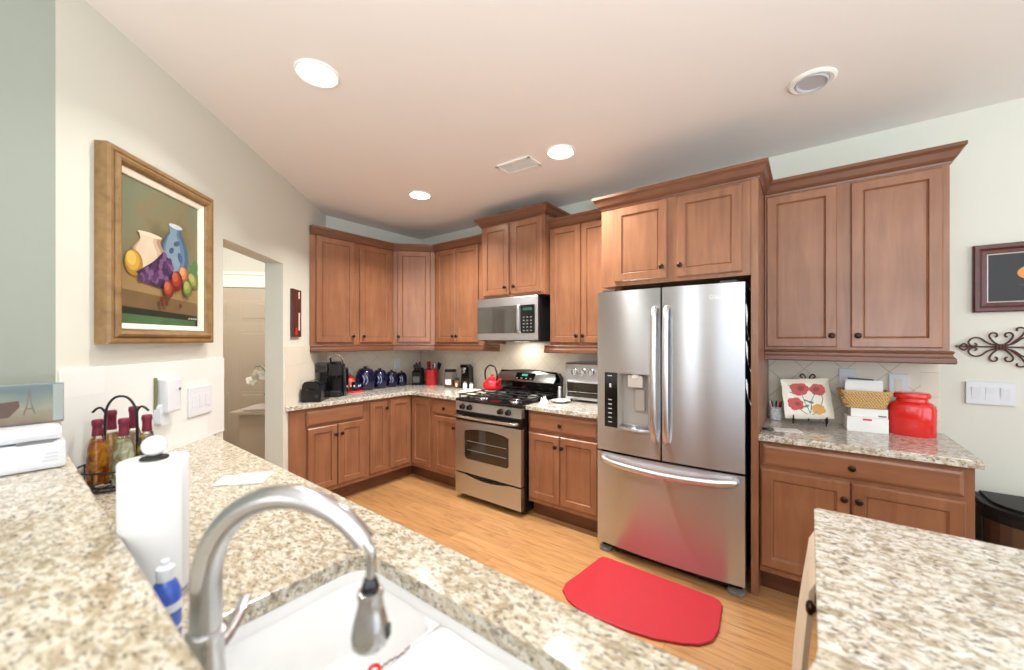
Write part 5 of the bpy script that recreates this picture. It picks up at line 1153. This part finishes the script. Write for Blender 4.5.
# paper towel holder
px_, py_ = 2.905, -3.018
t = thing('paper_towel_holder', 'upright white paper towel roll on a holder with ball finial', 'paper towel holder', (px_, py_, .914))
mb = MB(); mb.lathe([(0, 0), (.063, 0), (.064, .004), (.062, .010), (.02, .013)], (px_, py_, .914), 30); mb.build('base', CHROME, t)
mb = MB(); mb.lathe([(.005, .012), (.005, .300)], (px_, py_, .914), 10); mb.lathe([(.024, .289), (.022, .293), (.008, .296)], (px_, py_, .914), 20); mb.build('rod', BLACKM, t)
mb = MB(); mb.lathe([(.020, .012), (.054, .0125), (.055, .014), (.055, .285), (.054, .2865), (.020, .2865)], (px_, py_, .914), 48)
roll = mb.build('roll', TOWEL, t)
mb = MB()
mb.grid(lambda u, v: (px_+(.0555+.004*u)*math.cos(math.radians(-80+110*u))+.014*u*u, py_+(.0555+.004*u)*math.sin(math.radians(-80+110*u)), .9275+.272*v-.012*u*u), 16, 4); mb.build('loose_sheet', TOWEL, roll)
mb = MB(); mb.ball((px_, py_, .914+.315), .0205, 22, 16); mb.build('finial', WCER, t)
# dish soap
sx_, sy_ = 3.098, -3.038
t = thing('soap_bottle', 'small clear soap bottle with a blue label behind the bar edge', 'bottle', (sx_, sy_, .914))
mb = MB(); mb.lathe([(0, 0), (.020, 0), (.022, .004), (.022, .092), (.016, .110), (.010, .118)], (sx_, sy_, .914), 22); mb.build('body', flat('soap_blue', (58, 92, 190), .15, coat=.4, vary=.2), t)
mb = MB(); mb.lathe([(.012, .116), (.013, .120), (.013, .138), (.006, .142), (.006, .150), (0, .152)], (sx_, sy_, .914), 18); mb.build('cap', flat('cap_translucent', (214, 218, 224), .3), t)
for z0, z1 in ((.064, .078), (.03, .036)):
    mb = MB(); mb.lathe([(.0225, z0), (.0225, z1)], (sx_, sy_, .914), 22); mb.build('label_band', WPLAS, t)
# white folded card on the counter
TW = RZ(52, (2.263, -2.652, .9145))
mb = MB(TW); mb.box(-.084, -.030, -.05, .05, 0, .006, .002); mb.box(-.028, .084, -.062, .052, 0, .009, .002)
solo('paper_packet', mb, PAPER, 'flat white paper packet lying on the peninsula counter', 'paper', (2.263, -2.652, .9145), 52)
# bottle caddy and five bottles
cx_, cy_ = 1.922, -2.936
t = thing('bottle_caddy', 'black wire caddy with an arched handle holding oil bottles', 'caddy', (cx_, cy_, .914))
mb = MB()
for r, z in ((.125, .921), (.085, .921), (.125, .985)): mb.tube([(cx_+r*math.cos(2*PI*k/28), cy_+r*.92*math.sin(2*PI*k/28), z) for k in range(28)], .0035, 6, True)
for k in range(8):
    a = 2*PI*k/8; mb.tube([(cx_+.125*math.cos(a), cy_+.115*math.sin(a), .921), (cx_+.125*math.cos(a), cy_+.115*math.sin(a), .985)], .003, 6)
    mb.tube([(cx_, cy_, .921), (cx_+.125*math.cos(a), cy_+.115*math.sin(a), .921)], .003, 6)
for k in range(4):
    a = 2*PI*k/4+.4; mb.ball((cx_+.122*math.cos(a), cy_+.112*math.sin(a), .9195), .0055, 8, 6)
mb.build('wire_basket', IRON, t)
mb = MB(); mb.tube(smooth_path([(cx_+.036, cy_+.04, .921), (cx_+.034, cy_+.038, 1.12), (cx_+.031, cy_+.034, 1.19), (cx_+.017, cy_+.019, 1.228), (cx_, cy_, 1.238), (cx_-.017, cy_-.019, 1.228), (cx_-.031, cy_-.034, 1.19), (cx_-.034, cy_-.038, 1.12), (cx_-.036, cy_-.04, .921)], 5), .0042, 8)
for s_ in (-1, 1): mb.tube(smooth_path([(cx_+.033*s_, cy_+.037*s_, 1.18), (cx_+.040*s_, cy_+.046*s_, 1.196), (cx_+.050*s_, cy_+.056*s_, 1.194), (cx_+.058*s_, cy_+.066*s_, 1.180)], 4), .004, 8)
mb.build('handle', IRON, t)
def oil_bottle(x, y, h, fillm, label, rot=0):
    z = .926; t = thing('oil_bottle', label, 'bottle', (x, y, z), rot, 'decorative oil bottles in the caddy')
    T = RZ(rot, (x, y, z)); mb = MB(T)
    prof = [(.022, 0), (.0255, .006), (.024, .09), (.021, .135), (.015, .165), (.011, .185)]
    n = 4; vs = []; fs = []
    def ringp(r, zz): return [(px, py, zz) for px, py in rrect(-r, r, -r, r, r*.45, 3)]
    L = [ringp(r, zz) for r, zz in prof]; m = len(L[0])
    for l in L: vs += l
    for i in range(len(L)-1):
        for k in range(m): fs.append((i*m+k, i*m+(k+1) % m, (i+1)*m+(k+1) % m, (i+1)*m+k))
    fs.append(tuple(range(m))); fs.append(tuple((len(L)-1)*m+k for k in range(m))); mb.add(vs, fs, True); mb.build('glass', GLASS, t)
    mb = MB(T); vs = []; fs = []; L = [ringp(r-.0025, max(zz, .004)) for r, zz in prof[:5]]
    for l in L: vs += l
    for i in range(len(L)-1):
        for k in range(m): fs.append((i*m+k, i*m+(k+1) % m, (i+1)*m+(k+1) % m, (i+1)*m+k))
    fs.append(tuple(range(m))); fs.append(tuple((len(L)-1)*m+k for k in range(m)))
    s0 = len(mb.f); mb.add(vs, fs, True); mb.build('contents', fillm, t)
    mb = MB(T); mb.lathe([(.0135, .178), (.0150, .184), (.0135, .200), (.0135, h-.022), (.0155, h-.018), (.0155, h-.006), (.013, h), (0, h)], (0, 0, 0), 18); mb.build('wax_seal', BURG, t)
def contents(name, a, b, sc_=28):
    m, nt, bb = nmat(name); tc = nt.nodes.new('ShaderNodeTexCoord'); v = nt.nodes.new('ShaderNodeTexNoise'); v.inputs['Scale'].default_value = sc_; v.inputs['Detail'].default_value = 2; v.inputs['Distortion'].default_value = 1.2
    r = ramp(nt, [(.38, srgb(*a)), (.62, srgb(*b))]); nt.links.new(tc.outputs['Object'], v.inputs['Vector']); nt.links.new(v.outputs['Fac'], r.inputs[0]); nt.links.new(r.outputs[0], bb.inputs['Base Color']); bb.inputs['Roughness'].default_value = .2; return m
oil_bottle(1.934, -2.997, .236, contents('peppers_in_oil', (150, 62, 24), (222, 150, 40)), 'amber oil bottle of chillies at the front left of the caddy', 20)
oil_bottle(2.006, -2.940, .240, contents('herbs_in_vinegar', (150, 136, 100), (206, 208, 178)), 'pale herb vinegar bottle at the front centre of the caddy', 35)
oil_bottle(1.835, -2.950, .252, contents('golden_oil', (176, 112, 40), (214, 168, 74)), 'gold oil bottle behind the amber one in the caddy', 10)
oil_bottle(1.862, -2.893, .262, contents('rosy_vinegar', (156, 118, 104), (206, 184, 160)), 'pinkish bottle with the tallest neck at the back of the caddy', 50)
oil_bottle(1.982, -2.875, .240, contents('layered_beans', (88, 92, 96), (226, 190, 82)), 'bottle of layered coloured beans at the right of the caddy', 30)

# ================================================================== ON THE RAISED BAR
t = thing('white_appliance', 'white plastic box appliance with a rounded lid on the raised bar', 'appliance', (2.05, -3.215, 1.071))
mb = MB(); mb.box(1.90, 2.212, -3.34, -3.088, 1.0715, 1.150, .012); mb.build('base', WPLAS, t)
mb = MB(); mb.box(1.895, 2.205, -3.34, -3.092, 1.153, 1.192, .018); mb.build('lid', WPLAS, t)
mb = MB(); mb.box(2.205, 2.2085, -3.18, -3.112, 1.1475, 1.1555); mb.build('latch', GREYP, t)
mb = MB()
for i in range(3): mb.box(2.2122, 2.2128, -3.135+.004*i, -3.105, 1.095+i*.010, 1.099+i*.010)
mb.build('print', flat('faint_grey_print', (200, 202, 208), .5), t)
TA = RZ(85, (2.08, -3.195, 1.193))           # picture block facing the camera
t = thing('photo_block', 'glass photo block showing a lattice tower at dusk, on the white appliance', 'photo block', (2.08, -3.195, 1.193), 85)
mb = MB(TA); mb.box(-.12, .110, -.018, .018, 0, .122, .003)
m_, nt_, b_ = nmat('dusk_photo'); tc_ = nt_.nodes.new('ShaderNodeTexCoord'); sp_ = nt_.nodes.new('ShaderNodeSeparateXYZ'); n_ = nt_.nodes.new('ShaderNodeTexNoise'); n_.inputs['Scale'].default_value = 16
ad_ = nt_.nodes.new('ShaderNodeMath'); ad_.operation = 'MULTIPLY_ADD'; ad_.inputs[1].default_value = .05; r_ = ramp(nt_, [(.02, srgb(78, 66, 56)), (.045, srgb(124, 110, 92)), (.075, srgb(134, 136, 120)), (.12, srgb(96, 112, 116))])
nt_.links.new(tc_.outputs['Object'], n_.inputs['Vector']); nt_.links.new(tc_.outputs['Object'], sp_.inputs[0]); nt_.links.new(n_.outputs['Fac'], ad_.inputs[0]); nt_.links.new(sp_.outputs[2], ad_.inputs[2]); nt_.links.new(ad_.outputs[0], r_.inputs[0]); nt_.links.new(r_.outputs[0], b_.inputs['Base Color']); b_.inputs['Roughness'].default_value = .1; b_.inputs['Coat Weight'].default_value = .6
pb = mb.build('block', m_, t)
mb = MB(TA); y = -.0185
mb.add([(0.0300, y, .030), (0.0340, y, .030), (0.0395, y, .055), (0.0425, y, .092), (0.0435, y, .092), (0.0465, y, .055), (0.0520, y, .030), (0.0560, y, .030), (0.0475, y, .064), (0.0438, y, .104), (0.0422, y, .104), (0.0385, y, .064)], [(0, 1, 2, 3, 10, 11), (4, 5, 6, 7, 8, 9)][:1]+[(3, 4, 9, 10), (4, 5, 6, 7, 8, 9)])
mb.box(.0375, .0485, y-.0002, y+.0002, .046, .050); mb.build('printed_tower', flat('photo_tower_brown', (104, 92, 78), .4), pb)
mb = MB(TA)
mb.add([(-0.0630, y, .02), (0.0050, y, .026), (0.0250, y, .055), (0.0230, y, .074), (-0.0150, y, .070), (-0.0450, y, .055), (-0.0630, y, .04)], [(0, 1, 2, 3, 4, 5, 6)]); mb.build('printed_trees', flat('photo_dark_brown', (86, 66, 56), .4, vary=.3), pb)
mb = MB(TA); mb.box(.088, .109, -.0186, .0186, .006, .118, .001); mb.build('bevelled_edge', flat('block_edge_grey', (148, 156, 154), .08, coat=.5), pb)

# added, unseen point light to brighten the hall and its door
l = bpy.data.lights.new('added_hall_light', 'POINT'); l.energy = 32; l.color = (1.0, .95, .90); l.shadow_soft_size = .12
o = bpy.data.objects.new('added_hall_light', l); C.objects.link(o); o.location = TD @ Vector((-.55, 1.2, 2.3))
